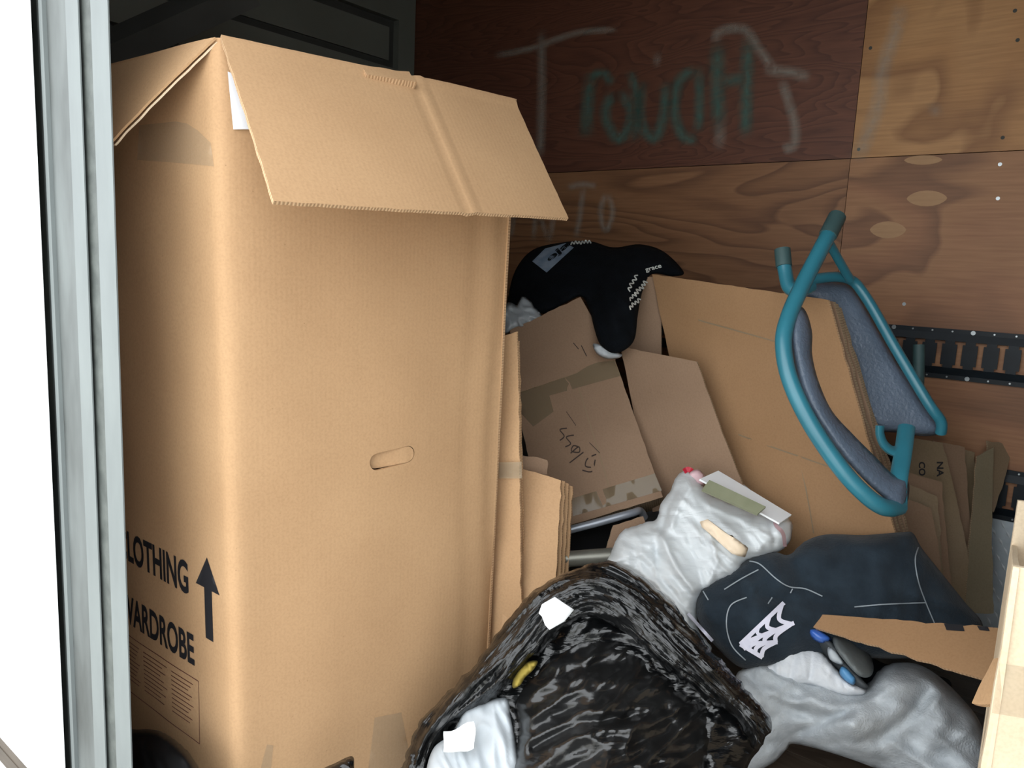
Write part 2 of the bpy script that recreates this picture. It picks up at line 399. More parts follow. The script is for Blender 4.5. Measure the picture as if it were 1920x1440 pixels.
M = {}
M['card'] = cardboard('cardboard_tan', '#b9946e', '#c29d76')
M['card2'] = cardboard('cardboard_brown', '#9a7755', '#a5815e')
M['card3'] = cardboard('cardboard_dull', '#8a705a', '#967b64')
M['cardgrey'] = cardboard('cardboard_greyed', '#857358', '#94806a')
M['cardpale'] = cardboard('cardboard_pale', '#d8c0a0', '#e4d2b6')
M['edge'] = fluted_edge('corrugated_edge', '#b08c68', '#cba983')
M['edgeold'] = fluted_edge('corrugated_edge_worn', '#8a745b', '#a08a6e')
M['ink'] = basic('black_ink', '#15151a', '#1d1d22', .7)
M['inkred'] = basic('thin_red_ink', '#5a2f28', '#6a3a30', .8)
M['pen'] = basic('pen_ink', '#33261f', '#3d2e26', .8)
M['label'] = basic('white_label', '#e9edf4', '#f2f4f8', .6)
M['alu'] = basic('weathered_aluminium', '#6a7070', '#7a8180', .5, 9.0, .08, 30.0, .05, stretch=(1, 1, .35))
M['alu_dirt'] = basic('grimy_aluminium', '#454846', '#747a79', .6, 9.0, .1, 40.0, .05, stretch=(1, 1, .3))
M['groove'] = basic('shadowed_groove_metal', '#4c514e', '#636864', .55, 30.0, .2, 60.0, .2)
M['white'] = basic('white_painted_skin', '#e6e8e6', '#eeeeec', .45, 4.0)
M['seal'] = basic('grey_rubber_seal', '#3b403e', '#51564f', .7)
M['ceil'] = basic('grey_ceiling', '#40403c', '#4b4b47', .8)
M['door'] = basic('grey_white_door', '#6a6d65', '#757870', .6, 3.0)
M['dark'] = basic('dark_recess', '#3a3b38', '#454642', .8)
M['floor'] = wood('floor_boards', ['#5d5247', '#4d4339', '#3c342c'], 3.0, (1, 6, 1), 6, .5)
M['ground'] = basic('bright_bounce_ground', '#bdbbb4', '#c8c6bf', .9, 20.0)  # unseen ground outside, coloured extra bright to bounce light in
M['ply_dark'] = wood('plywood_red_brown', ['#6d4330', '#5e3727', '#402318'], 3.4, (.35, 1, 1.7), 26, .55, (3, 0, 1))
M['ply_light'] = wood('plywood_light', ['#b58859', '#aa7b4c', '#7f5430'], 1.5, (.8, 1, 1.0), 9, .7, (1, 0, 4))
M['ply_mid'] = wood('plywood_mid', ['#916746', '#845b3c', '#573622'], 2.6, (.35, 1, 1.5), 16, .65, (5, 0, 2))
M['ply_rose'] = wood('plywood_rose', ['#a0744f', '#946647', '#66432d'], 1.6, (.5, 1, 1.3), 9, .65, (2, 0, 7))
M['ply_patch'] = basic('plywood_patch', '#a07a55', '#ab855e', .6, 12.0, .1, 50, stretch=(1, 1, 8))
M['teal_spray'] = spray('teal_spray', '#4a7a70', .95)
M['white_spray'] = spray('white_spray', '#b6b4a8', .58)
M['etrack'] = basic('black_steel', '#0a1218', '#111b22', .5, 20.0, 0, spec=.3)
M['zinc'] = basic('zinc_screw', '#8d9294', '#aeb3b4', .35, 20.0, metal=.8)
M['diamond'] = basic('diamond_plate', '#aab4ba', '#c2ccd2', .42, 14.0, metal=.3)
M['tread'] = basic('polished_tread', '#d5dce0', '#e6ecef', .25, 14.0, metal=.2)
M['teal'] = basic('teal_enamel', '#2d6d7d', '#347a8b', .3, 9.0, spec=.6)
M['tealold'] = basic('teal_rubber_cap', '#32494a', '#3d5757', .6)
M['pad'] = basic('blue_vinyl', '#54606f', '#626f80', .38, 9.0, .5, 150.0)
M['navy'] = basic('black_fleece', '#06090d', '#0c1015', .95, 30.0, .4, 220.0, spec=.15)
M['hood'] = basic('charcoal_navy_fleece', '#1e272f', '#29343d', .95, 22.0, .5, 200.0, spec=.2, sheen=.1)
M['thread'] = basic('pale_thread', '#8e979d', '#a4acb2', .8)
M['webprint'] = basic('white_print', '#d5d5e6', '#e6e6f2', .7)
M['bluprint'] = basic('grey_blue_print', '#6e7f92', '#8d9aa8', .8, 30.0)
M['scriptprint'] = basic('cream_print', '#c3c7c2', '#d8dad4', .8)
M['grey'] = basic('grey_marl_jersey', '#a9afb4', '#bec4c8', .95, 40.0, .5, 260.0, spec=.2)
M['whitecloth'] = basic('white_cloth', '#c9cdd2', '#dde0e3', .9, 20.0, .3, 160.0)
M['blackbag'] = plastic('black_bin_liner', '#0c0d0e', .22, .5, 14.0, (.6, 1.8, 1), spec=.65)
M['blacksack'] = plastic('black_sack_film', '#0a0b0c', .35, .15, 6.0, (1, 1, 1), spec=.4)
M['blackrim'] = plastic('black_bin_liner_rim', '#0c0d0e', .2, .6, 17.0, (.33, 2.6, 1), spec=.65, rot=.05)
M['blackbag2'] = plastic('black_bin_liner_inner', '#181818', .27, .32, 8.0, (.5, 1.7, 1), spec=.65, rot=-.45)
M['grocery'] = plastic('white_carrier_bag', '#eef3f5', .32, .5, 12.0, (.5, 2, 1), alpha=.95, trans=.2)
M['clearbag'] = plastic('clear_plastic', '#a9b0b4', .2, .6, 12.0, (1, 1, 1), alpha=.75)
M['tape'] = plastic('clear_packing_tape', '#b3a58c', .16, .4, 22.0, (1, 3, 1), alpha=.28)
M['tapebrown'] = plastic('brown_packing_tape', '#85765e', .13, .45, 16.0, (5, 1, 1), alpha=.6)
M['paper'] = basic('white_paper', '#eef0f2', '#f6f7f8', .7, 10.0)
M['papergrey'] = basic('grey_white_paper', '#a7aeb3', '#c6ccd0', .6, 9.0)
M['red'] = basic('red_tie', '#b01f33', '#c22a40', .5)
M['pink'] = basic('pink_film', '#cfa9ae', '#d8bcc0', .5)
M['olive'] = basic('olive_ruled_print', '#7f8268', '#93957c', .6, 12.0)
M['cream'] = basic('cream_card', '#e8d2b4', '#f1dfc6', .6)
M['yellow'] = basic('mustard_cloth', '#7d6c24', '#9a8636', .8, 60.0)
M['blackthing'] = basic('black_plastic', '#0a0b0d', '#121316', .35)
M['silver'] = basic('silver_paint', '#8d929b', '#a6abb3', .35, 12.0, metal=.4)
M['pipe'] = basic('dull_steel_tube', '#77766d', '#8c8b81', .4, 12.0, metal=.6)
M['sole'] = basic('grey_rubber', '#565b5c', '#666c6c', .6, 20.0, .2, 90.0)
M['soled'] = basic('dark_grey_foam', '#33373a', '#3f4447', .7, 20.0)
M['blue'] = basic('glossy_blue', '#2d53a8', '#4b78c8', .2)
M['blue2'] = basic('sky_blue', '#4d86b4', '#5f98c6', .4)
CARD = [M['card'], M['edge']]; CARD2 = [M['card2'], M['edge']]; CARD3 = [M['card3'], M['edgeold']]; CARDG = [M['cardgrey'], M['edgeold']]; M['cardolive'] = cardboard('cardboard_olive', '#7b705a', '#877b64'); CARDO = [M['cardolive'], M['edgeold']]
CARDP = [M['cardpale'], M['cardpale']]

# ------------------------------------------------------------------ the truck body
HZ, HX = 1.75, .45   # unseen doorway head and right jamb, lowered and narrowed to limit the light
Z0 = -.07   # floor level
WY = 2.2215; XL = -2.36; XR = 1.78; YF = .50; CZ = 2.46
fl = MB().box((XL, YF-.02, Z0-.05), (XR, WY+.04, Z0-.02)).build('floor', M['floor']); tag(fl, kind='structure')
for k in range(12):
    y0 = YF-.02+k*.15
    pl = MB().box((XL, y0+.0015, Z0-.02), (XR, min(y0+.1485, WY), Z0)).build('floor_plank', M['floor'], fl)
g = MB().box((-14, -16, -1.16), (14, 12, -1.1)).build('ground', M['ground']); tag(g, kind='structure')
c = MB().box((XL-.04, YF-.02, CZ), (XR+.04, WY+.06, CZ+.04)).build('ceiling', M['ceil']); tag(c, kind='structure')
wb = MB().box((XL-.04, WY+.012, Z0-.05), (XR+.04, WY+.05, CZ)).build('wall_back', M['dark']); tag(wb, kind='structure')
wr = MB().box((XR, YF, Z0-.05), (XR+.04, WY+.05, CZ)).build('wall_right', M['ceil']); tag(wr, kind='structure')
wlft = MB().box((XL-.06, YF, Z0-.05), (XL-.03, WY+.012, CZ)).build('wall_left', M['dark']); tag(wlft, kind='structure')
SX, SZ = -.657, 1.2192
for nm, x0, x1, z0, z1, mt, dy in (('a', XL, SX-.001, SZ+.001, CZ, 'ply_dark', 0), ('b', SX+.001, XR, SZ+.001, CZ, 'ply_light', -.0015),
                                   ('c', XL, SX-.003, Z0, SZ-.001, 'ply_mid', .001), ('d', SX-.001, XR, Z0, SZ-.001, 'ply_rose', -.001)):
    MB().box((x0, WY+dy, z0), (x1, WY+.012, z1)).build('plywood_panel', M[mt], wb)
wallsurf = lambda y: (lambda X, Y, off=0.0: np.array([at(a, b, Y=y-off) for a, b in zip(np.atleast_1d(X), np.atleast_1d(Y))]))
WS = wallsurf(WY-.0018)
def lens(cx, cy, rx, ry, rot=0):
    return [(cx+rx*math.cos(t)*math.cos(rot)-ry*math.sin(t)*abs(math.sin(t))**.3*math.sin(rot), cy+rx*math.cos(t)*math.sin(rot)+ry*math.sin(t)*abs(math.sin(t))**.3*math.cos(rot)) for t in np.linspace(0, 2*math.pi, 20, endpoint=False)]
for cx, cy, rx, ry, ro in ((1738, 372, 38, 15, -.02), (1665, 431, 34, 16, .0), (1731, 300, 36, 9, -.02)):
    patch('plywood_patch', lens(cx, cy, rx, ry, ro), WS, M['ply_patch'], wb, .0004, 12)
T_ = [([(1108, 135), (1102, 200), (1098, 262)], 26), ([(1100, 150), (1130, 138), (1150, 160)], 20), ([(1150, 170), (1135, 215), (1160, 262), (1185, 215), (1160, 168)], 22),
      ([(1205, 150), (1200, 220), (1225, 260), (1245, 215), (1248, 150)], 22), ([(1310, 130), (1275, 150), (1265, 205), (1280, 255), (1310, 262)], 22),
      ([(1345, 75), (1345, 160), (1348, 250)], 30), ([(1402, 65), (1400, 160), (1398, 265)], 26), ([(1348, 155), (1375, 150), (1400, 150)], 24), ([(1310, 120), (1312, 200), (1308, 250)], 20), ([(1180, 130), (1195, 190), (1190, 270)], 20)]
ribbon('spray_lettering', [(a, b*1.35) for a, b in T_], WS, 24, M['teal_spray'], wb, .0004, 10, True)
T2 = [([(1015, 52), (1016, 160), (1013, 295)], 16), ([(925, 105), (1000, 90), (1080, 62), (1160, 55)], 12), ([(1232, 95), (1232, 130)], 14),
      ([(1345, 80), (1348, 60), (1395, 55), (1425, 95), (1455, 135)], 18), ([(1430, 132), (1475, 135), (1522, 145)], 20), ([(1465, 148), (1480, 195), (1491, 240), (1488, 272), (1465, 280)], 18), ([(1350, 225), (1349, 285)], 20),
      ([(1690, 5), (1682, 50), (1655, 130), (1648, 190), (1630, 245), (1605, 305)], 26), ([(1700, 15), (1678, 40)], 34),
      ([(1735, 208), (1770, 205)], 22),
      ([(1062, 352), (1092, 346), (1120, 350)], 12), ([(1094, 350), (1088, 400), (1080, 450)], 11), ([(1137, 362), (1126, 395), (1135, 432), (1149, 400), (1140, 364)], 11),
      ([(1005, 395), (1000, 455)], 10), ([(1040, 390), (1030, 460)], 10), ([(965, 400), (955, 455)], 10), ([(1010, 400), (1030, 455)], 10)]
ribbon('spray_marks', [(a, b*1.5) for a, b in T2], WS, 16, M['white_spray'], wb, .0009, 10, True)
# panel screws
for px, py in ((1875, 308), (1871, 372), (1908, 75), (1903, 20), (1880, 258), (1610, 280), (1632, 90), (1695, 570)):
    p = at(px, py, Y=WY-.002); MB().tube([p, p+np.array([0, .004, 0])], .0045, 10).build('panel_screw', M['zinc' if py > 300 else 'dark'], wb)
# steel cargo rails with slots
def rail(zc, x0, x1, label, px_anchor):
    root = empty('cargo_rail', (x0, WY-.003, zc-.0635), label, 'cargo rail', 'slotted cargo rails on the plywood wall')
    vx, vz = set(), set(); pitch = .0455; first = px_anchor-math.floor((px_anchor-x0)/pitch)*pitch
    xs = [x0]; slots = []
    x = first+.004
    while x+.024 < x1: slots.append(x); x += pitch
    zA = [-.0635, -.052, -.034, -.026, .026, .034, .052, .0635]
    V, F = [], []; yo, yi = WY-.0085, WY-.0035
    prof = {-.0635: .0, -.052: .0, -.034: -.006, -.026: -.006, .026: -.006, .034: -.006, .052: .0, .0635: .0}
    cols = [x0]
    for sx in slots: cols += [sx, sx+.006, sx+.018, sx+.024]
    cols.append(x1)
    for X in cols:
        for z in zA: V.append((X, yo+prof[z], zc+z))
    n = len(zA)
    for i in range(len(cols)-1):
        k = (i-1) % 4 if i else 3
        for j in range(n-1):
            hole = False
            if 1 <= i < len(cols)-1:
                if k == 1 and j in (2, 3, 4): hole = True
                if k in (0, 2) and j in (2, 4): hole = True
            if not hole: F.append((i*n+j, (i+1)*n+j, (i+1)*n+j+1, i*n+j+1))
    o = mesh('rail_body', V, F, M['etrack'], root, False)
    md = o.modifiers.new('solid', 'SOLIDIFY'); md.thickness = .0025; md.offset = -1
    for i, X in enumerate(np.arange(x0+.03, x1, .0455)):
        big = (i % 4 == 2)
        for s in (-1, 1):
            zz = zc+s*.0575; r = .0055 if big else .0022
            MB().tube([(X, yo-.002, zz), (X, yo+.003, zz)], r, 8).build('screw', M['zinc'], root)
    return root
rail(.725, -1.35, .6, 'upper black slotted steel cargo rail behind the blue padded chair', -.4047)
rail(.393, -1.35, .6, 'lower black slotted steel cargo rail above the diamond plate', -.4047+.012)
# diamond plate skirting
kp = empty('diamond_plate', (-.3, WY-.003, 0), 'silver diamond tread plate along the foot of the plywood wall', 'metal plate')
MB().box((XL, WY-.005, Z0), (XR, WY-.0015, .328)).build('sheet', M['diamond'], kp)
lz = MB(); r = 0; z = Z0+.008
while z < .322:
    x = -.62+(r % 2)*.013
    while x < .45:
        s = 1 if (r % 2) else 1
        a, b = np.array([x-.006, WY-.005, z+.010*s]), np.array([x+.006, WY-.005, z-.010*s]); m_ = (a+b)/2+np.array([0, -.003, 0]); w = np.array([.003, 0, .002*s])
        lz.add([a, m_+w+(0, .003, 0), b, m_-w+(0, .003, 0), m_], [(0, 1, 4), (1, 2, 4), (2, 3, 4), (3, 0, 4)]); x += .03
    z += .021; r += 1
tag(lz.build('tread_bars', M['tread'], kp), kind='stuff')
# end wall door at the dark end
dr = MB().box((XL-.03, YF+.05, 0), (XL-.012, WY, 1.93)).build('door_1', M['dark']); tag(dr, kind='structure')
def rails_(y0, y1, z0, z1, t=.03): MB().box((XL-.012, y0, z0), (XL-.012+t, y1, z1)).build('door_rail', M['door'], dr)
rails_(WY-.09, WY-.005, 0, 1.9); rails_(YF+.05, WY-.09, 1.80, 1.9); rails_(YF+.05, WY-.09, 1.52, 1.62); rails_(YF+.05, YF+.15, 0, 1.8); rails_(1.25, 1.33, 0, 1.8, .034)
for y0, y1 in ((1.33, WY-.09), (YF+.15, 1.25)):
    for z0, z1 in ((0.0, 1.52), (1.62, 1.80)): MB().box((XL-.012, y0+.03, z0+.03), (XL-.002, y1-.03, z1-.03)).build('door_panel', M['door'], dr)
MB().box((XL, YF, 1.94), (XL+.05, WY, 2.05)).build('trim_1', M['ceil'])['kind'] = 'structure'
MB().tube([at(170, 112, Y=.85), at(470, -24, Y=1.15)], .045, 4).build('trim_2', M['ceil'])['kind'] = 'structure'
# opening: outer skin, post profile, header
px = lambda q, y=YF: at(q, 720, Y=y)[0]
YS = YF-.016; X0 = px(86, YS); XE = px(226, YF)
sk = MB().box((-3.2, YS, -1.0), (X0, YS+.003, 2.75)).build('wall_front', M['white']); tag(sk, kind='structure')
MB().box((-3.2, YS-.002, -1.0), (px(38, YS-.002), YS, 2.75)).build('skin_seam', M['white'], sk)
post = empty('door_post', (px(160), YF, -.4), 'weathered aluminium door post profile beside the white outer skin', 'door post')
def strip(name, q0, q1, y, mat, t=.003, z0=-.4, z1=2.75):
    return MB().box((px(q0, y), y, z0), (px(q1, y), y+t, z1)).build(name, mat, post)
strip('seal_gap', 60, 106, YF+.006, M['seal'])
strip('outer_lip', 103, 109, YF-.006, M['alu'], .012)
strip('face_plate', 100, 170, YF, M['alu_dirt'])
strip('polished_band', 150, 172, YF-.002, M['alu'], .002)
strip('groove', 160, 200, YF+.004, M['groove'], .002)
strip('inner_flange', 194, 224, YF, M['alu'], .002)
MB().box((X0-.05, YF-.03, HZ), (XR+.1, YF+.02, 2.75)).build('trim_3', M['white'])['kind'] = 'structure'  # unseen doorway head, lowered to hold back the high sky light
MB().box((HX, YF-.03, -.4), (XR+.1, YF+.02, HZ)).build('trim_4', M['white'])['kind'] = 'structure'  # unseen wall right of the doorway, brought in to narrow the light
MB().box((X0+.004, YF-.03, -.4), (XR+.1, YF-.02, Z0-.001)).build('trim_5', M['alu_dirt'])['kind'] = 'structure'
MB().box((XL-.1, YF+.008, -.05), (px(221, YF+.02), YF+.02, CZ)).build('wall_inner', M['ply_mid'])['kind'] = 'structure'  # edge extended unseen behind the post to keep light off the wardrobe carton

# ------------------------------------------------------------------ wardrobe carton
ZT = 1.198
NCt = at(405, 68, d=1.1); TRt = at(965, 185, Z=NCt[2]); NCb = np.array([-1.058, .645, Z0]); TRb = np.array([TRt[0]-.012, TRt[1]+.004, Z0]); ZT = NCt[2]
dl = np.array([-.9995, -.014, 0]); WLf, WRt = .61, np.linalg.norm(TRt-NCt)
TLt, TLb = NCt+dl*WLf, NCb+dl*WLf
wbx = empty('wardrobe_carton', (-1.3, .9, 0), 'tall open tan cardboard wardrobe box printed CLOTHING WARDROBE with an arrow', 'cardboard box')
def poly_s(s, v):
    n, t, l = NCb*(1-v)+NCt*v, TRb*(1-v)+TRt*v, TLb*(1-v)+TLt*v
    return n+(t-n)*(s/WRt) if s >= 0 else n+(l-n)*(-s/WLf)
nR = np.cross([0, 0, 1], (TRt-NCt)/WRt); nR = -nR if nR[0] < 0 else nR
def wmap1(s, z, off=0.0):
    v = (z-Z0)/(ZT-Z0); p = sum(poly_s(s+k, v) for k in (-.016, -.008, 0, .008, .016))/5
    f = min(1, max(0, (s+.02)/.04)); n = nR*f+np.array([0, -1.0, 0])*(1-f); n /= np.linalg.norm(n)
    w = .006*noise.noise((s*2.2, z*1.6, 2))+.0022*noise.noise((s*9, z*4, 9))
    w += .006*math.sin(min(1, max(0, s/WRt))*math.pi)*math.sin(v*math.pi)
    if s > .3:
        for c_, a_ in ((.452, -.0028), (.492, .003), (.517, -.004)): w += a_*math.exp(-((s-c_-.008*math.sin(z*9)-.012*(1-v))/.006)**2)
    w += -.003*math.exp(-((s-.018-.004*math.sin(z*14))/.004)**2)*(1 if z > .8 else .3)
    if z > 1.1: w *= (ZT-z)/.1 if z < ZT else 0
    return p+n*(w+off)
WM = lambda X, Y, off=0.0: np.array([wmap1(a, b, off) for a, b in zip(np.atleast_1d(X), np.atleast_1d(Y))])
def winv(px_, py_, s0=-.6, s1=.53, z0=-.06, z1=1.19):
    best = None
    for it in range(5):
        S = np.linspace(s0, s1, 13); Z = np.linspace(z0, z1, 13); b_ = (1e18,)
        for s in S:
            for z in Z:
                q = proj(wmap1(s, z)); e = (q[0]-px_)**2+(q[1]-py_)**2
                if e < b_[0]: b_ = (e, s, z)
        ds, dz = (s1-s0)/8, (z1-z0)/8; s0, s1, z0, z1 = b_[1]-ds, b_[1]+ds, b_[2]-dz, b_[2]+dz
    return np.array(b_[1:])
h1, h2 = winv(708, 866), winv(764, 852); hv = h2-h1; hl = np.linalg.norm(hv); hu = hv/hl; hp = np.array([-hu[1], hu[0]]); hr = .0155
pill = [h2+hr*(math.cos(t)*hu+math.sin(t)*hp) for t in np.linspace(-math.pi/2, math.pi/2, 9)]+[h1+hr*(math.cos(t)*hu+math.sin(t)*hp) for t in np.linspace(math.pi/2, 3*math.pi/2, 9)]
V, F = cdt([(-WLf, Z0), (WRt, Z0), (WRt, ZT), (-WLf, ZT)], .017, [pill])
fr, bk = WM(V[:, 0], V[:, 1]), WM(V[:, 0], V[:, 1], -.006); n = len(V)
cc = np.cross(fr[F[0][1]]-fr[F[0][0]], fr[F[0][2]]-fr[F[0][0]])@(CPOS-fr[F[0][0]])
Fo = [tuple(t) if cc > 0 else tuple(t[::-1]) for t in F]; Fi = [tuple(i+n for i in t[::-1]) for t in Fo]
Es = [(a, b, b+n, a+n) for a, b in bedges(F)]
wbody = mesh('box_body', np.vstack([fr, bk]), Fo+Fi+Es, CARD, wbx, True, [0]*(2*len(Fo)+len(Es)), np.vstack([V, V]), angle=.7)
ps = [h1*.5+h2*.5+(np.array(q)-(h1+h2)/2)*.96 for q in pill]
Vp, Fp = cdt(ps, .008)
def tabmap(X, Y, off=0):
    t = ((np.c_[X, Y]-(h1+h2)/2)@hu)/hl
    return np.array([wmap1(a, b, -.001-.010*max(0, .45-tt)+.0006*math.sin(tt*30)) for a, b, tt in zip(X, Y, t)])
mesh('handle_tab', tabmap(Vp[:, 0], Vp[:, 1]), Fp, M['card'], wbody, True, uv=Vp)
BLt = TRt+dl*WLf; BLb = TRb+dl*WLf
board('back_panel', (TRt+(0, 0, 0), BLt, BLb, TRb), .006, CARD, wbx, away=(0, -1, 0), warp=.002)
board('end_panel', (BLt, TLt, TLb, BLb), .006, CARD, wbx, warp=.002, away=(1, 0, 0))
# flaps
hdir = (TRt-NCt)/WRt
def perp(px_, py_, base, h):
    d = _fw+_r*(px_-960)/FPX+_u*(720-py_)/FPX; return CPOS+d*(((base-CPOS)@h)/(d@h))
fl1, S1 = board('right_flap', (NCt+hdir*.006, TRt, perp(1066, 409, TRt, hdir), perp(513, 377, NCt, hdir)), .006, CARD, wbx, nu=60, nv=30, warp=.006, wf=3,
      crease=(('u', .612, .0028, .004), ('u', .585, -.002, .003), ('u', .64, -.0015, .003), ('v', .02, .003, .008)), ragged=.0015, seed=4)
eL = at(209, 266, Y=.535)
lf, S2 = board('left_flap', (NCt+dl*WLf, NCt+dl*.002, eL, eL+dl*WLf), .0032, [M['card'], M['card']], wbx, nu=20, nv=40, warp=.008, wf=4, seed=9, ragged=.003)
lo = np.array([0, .004, -.0045])
board('flap_liner', (NCt+dl*WLf+lo, NCt+dl*.004+lo, eL+lo, eL+dl*WLf+lo), .0028, [M['card2'], M['cardpale']], wbx, nu=20, nv=40, warp=.008, wf=4, seed=9, ragged=.005)
board('torn_tab', (P(676, 121, 1.235), P(768, 135, 1.285), P(781, 153, 1.265), P(688, 139, 1.218)), .012, CARD, fl1, nu=10, nv=4, warp=.002, ragged=.003, seed=2)
# prints on the left face
_t1 = text('printed_text', 'CLOTHING', (-.384, .318), (.252, .0), (0, .06), WM, M['ink'], wbody, .03)
_t2 = text('printed_text', 'WARDROBE', (-.384, .192), (.262, .0), (0, .058), WM, M['ink'], wbody, .03)
ar = [(-.0715, .258), (-.0485, .258), (-.0485, .347), (-.026, .347), (-.0605, .402), (-.097, .347), (-.0715, .347)]
patch('printed_arrow', [(a-.012, b) for a, b in ar], WM, M['ink'], wbody, .0006, .012)
fx0, fx1, fz0, fz1 = -.44, -.112, .052, .168
ribbon('printed_frame', [[(fx0, fz1), (fx1, fz1)], [(fx1, fz1), (fx1, fz0)], [(fx1, fz0), (fx0, fz0)]], WM, .0016, M['inkred'], wbody, .0005, .02)
lines = [[(x0, z), (x1, z)] for k, z in enumerate(np.arange(.155, .07, -.0085)) for x0, x1 in ((-.20, -.13-(k*37 % 5)*.004), (-.30, -.215-(k*23 % 5)*.006), (-.40, -.315-(k*13 % 4)*.005))]
ribbon('printed_small_print', lines, WM, .0016, M['inkred'], wbody, .0005, .02)
lb = [winv(426, 135), winv(462, 150), winv(470, 243), winv(436, 243)]
patch('white_label', lb, WM, M['label'], wbody, .004, .012)
tp = [winv(*q) for q in ((262, 235), (330, 228), (352, 232), (372, 245), (396, 268), (402, 312), (330, 305), (258, 300))]
patch('clear_tape', tp, WM, M['tape'], wbody, .0008, .012)
tp = [winv(*q) for q in ((702, 1345), (752, 1335), (772, 1440), (690, 1440))]
patch('clear_tape', tp, WM, M['tape'], wbody, .0012, .012)
tp = [winv(*q) for q in ((500, 1395), (512, 1397), (508, 1440), (488, 1440))]
patch('clear_tape', tp, WM, M['tape'], wbody, .0012, .012)

_t1['label'] = 'black printed word CLOTHING'; _t2['label'] = 'black printed word WARDROBE'
# ------------------------------------------------------------------ flat cartons beside the wardrobe box
A = empty('flattened_carton', at(955, 1180, d=1.6)*(1, 1, 0), 'tall flattened tan carton standing against the far edge of the wardrobe box', 'cardboard box', 'flattened cartons')
board('front_panel', (P(905, 640, 1.585), P(968, 622, 1.545), P(981, 1225, 1.57), P(880, 1225, 1.64)), .005, CARD, A, nu=6, nv=40, warp=.006, wf=6, ragged=.003, seed=3, crease=(('v', .62, -.003, .004), ('u', .75, .004, .006)))
board('rear_panel', (P(900, 640, 1.61), P(972, 640, 1.572), P(985, 1222, 1.60), P(880, 1222, 1.67)), .005, CARD, A, nu=6, nv=40, warp=.006, wf=6, ragged=.003, seed=5)
_, S = board('tape_strip', (P(935, 867, 1.566), P(978, 866, 1.543), P(979, 897, 1.545), P(935, 897, 1.57)), .0006, [M['tape'], M['tape']], A, nu=4, nv=4, warp=.001)
B = empty('flattened_carton', at(1020, 1150, d=1.62)*(1, 1, 0), 'shorter stack of folded tan carton layers leaning left of the Glass box', 'cardboard box', 'flattened cartons')
for k, (dx, dy, dz) in enumerate(((0, 0, 0), (7, 3, .018), (14, 6, .036), (21, 12, .052))):
    board('cardboard_layer', (P(955+dx, 872+dy, 1.64+dz), P(1052+dx, 900+dy, 1.60+dz), P(1036+dx*1.1, 1200, 1.54+dz), P(940+dx, 1200, 1.58+dz)), .008, CARD, B, nu=8, nv=20, warp=.004, wf=8, ragged=.003, seed=k)
board('torn_flap', (P(975, 852, 1.655), P(1026, 862, 1.65), P(1026, 890, 1.645), P(975, 890, 1.65)), .004, CARD3, B, nu=6, nv=4, warp=.004, ragged=.004, seed=8)

# ------------------------------------------------------------------ the Glass carton
G = empty('taped_carton', at(1130, 1000, d=1.8)*(1, 1, 0), 'tilted taped brown carton with the word Glass written upside down', 'cardboard box')
gq = (P(962, 735, 1.95), P(1152, 672, 1.93), P(1243, 932, 1.78), P(1025, 1000, 1.80))
gbody, GS = board('box_body', gq, .10, CARD3, G, nu=24, nv=28, warp=.008, wf=4, seed=6, crease=(('u', .52, -.004, .004),), ragged=.002)
_, GF = board('open_flap', (P(955, 618, 2.0), P(1088, 556, 1.985), P(1154, 674, 1.925), P(962, 740, 1.945)), .006, CARD3, G, nu=20, nv=12, warp=.012, wf=5, ragged=.004, seed=7)
def ginv(S, px_, py_):
    u0, u1, v0, v1 = -.1, 1.1, -.1, 1.1
    for it in range(5):
        U, Vv = np.meshgrid(np.linspace(u0, u1, 11), np.linspace(v0, v1, 11)); U, Vv = U.ravel(), Vv.ravel()
        Q = np.array([proj(p) for p in S(U, Vv)]); k = np.argmin((Q[:, 0]-px_)**2+(Q[:, 1]-py_)**2)
        du, dv = (u1-u0)/7, (v1-v0)/7; u0, u1, v0, v1 = U[k]-du, U[k]+du, Vv[k]-dv, Vv[k]+dv
    return np.array([U[k], Vv[k]])
def gst(S, pl): return [ginv(S, *q) for q in pl]
patch('packing_tape', gst(GS, [(968, 712), (1150, 672), (1164, 705), (1030, 742), (1038, 772), (1000, 800), (972, 770)]), GS, M['tapebrown'], gbody, .0012, .05)
patch('packing_tape', gst(GS, [(1072, 935), (1228, 888), (1241, 920), (1075, 968)]), GS, M['tapebrown'], gbody, .0012, .05)
hand = [[(1063, 803), (1050, 806), (1058, 818), (1050, 826)], [(1076, 816), (1062, 820), (1070, 832), (1060, 838)], [(1085, 838), (1075, 836), (1072, 846), (1086, 848), (1085, 838), (1070, 850)], [(1094, 848), (1068, 868)],
        [(1118, 852), (1102, 860), (1098, 874), (1112, 876), (1116, 862), (1110, 884), (1092, 882)]]
ribbon('handwriting', [gst(GS, h) for h in hand], GS, .009, M['pen'], gbody, .001, .02)
ribbon('handwriting', [gst(GS, h) for h in ([(1062, 772), (1080, 798)], [(1105, 830), (1125, 850)])], GS, .005, M['pen'], gbody, .001, .03)
ribbon('flap_gap', [gst(GS, [(1078, 705), (1100, 775), (1142, 912)])], GS, .012, M['edgeold'], gbody, .0006, .03)
ribbon('handwriting', [gst(GF, h) for h in ([(1075, 643), (1085, 655)], [(1090, 648), (1100, 668)])], GF, .009, M['pen'], gbody, .001, .03)

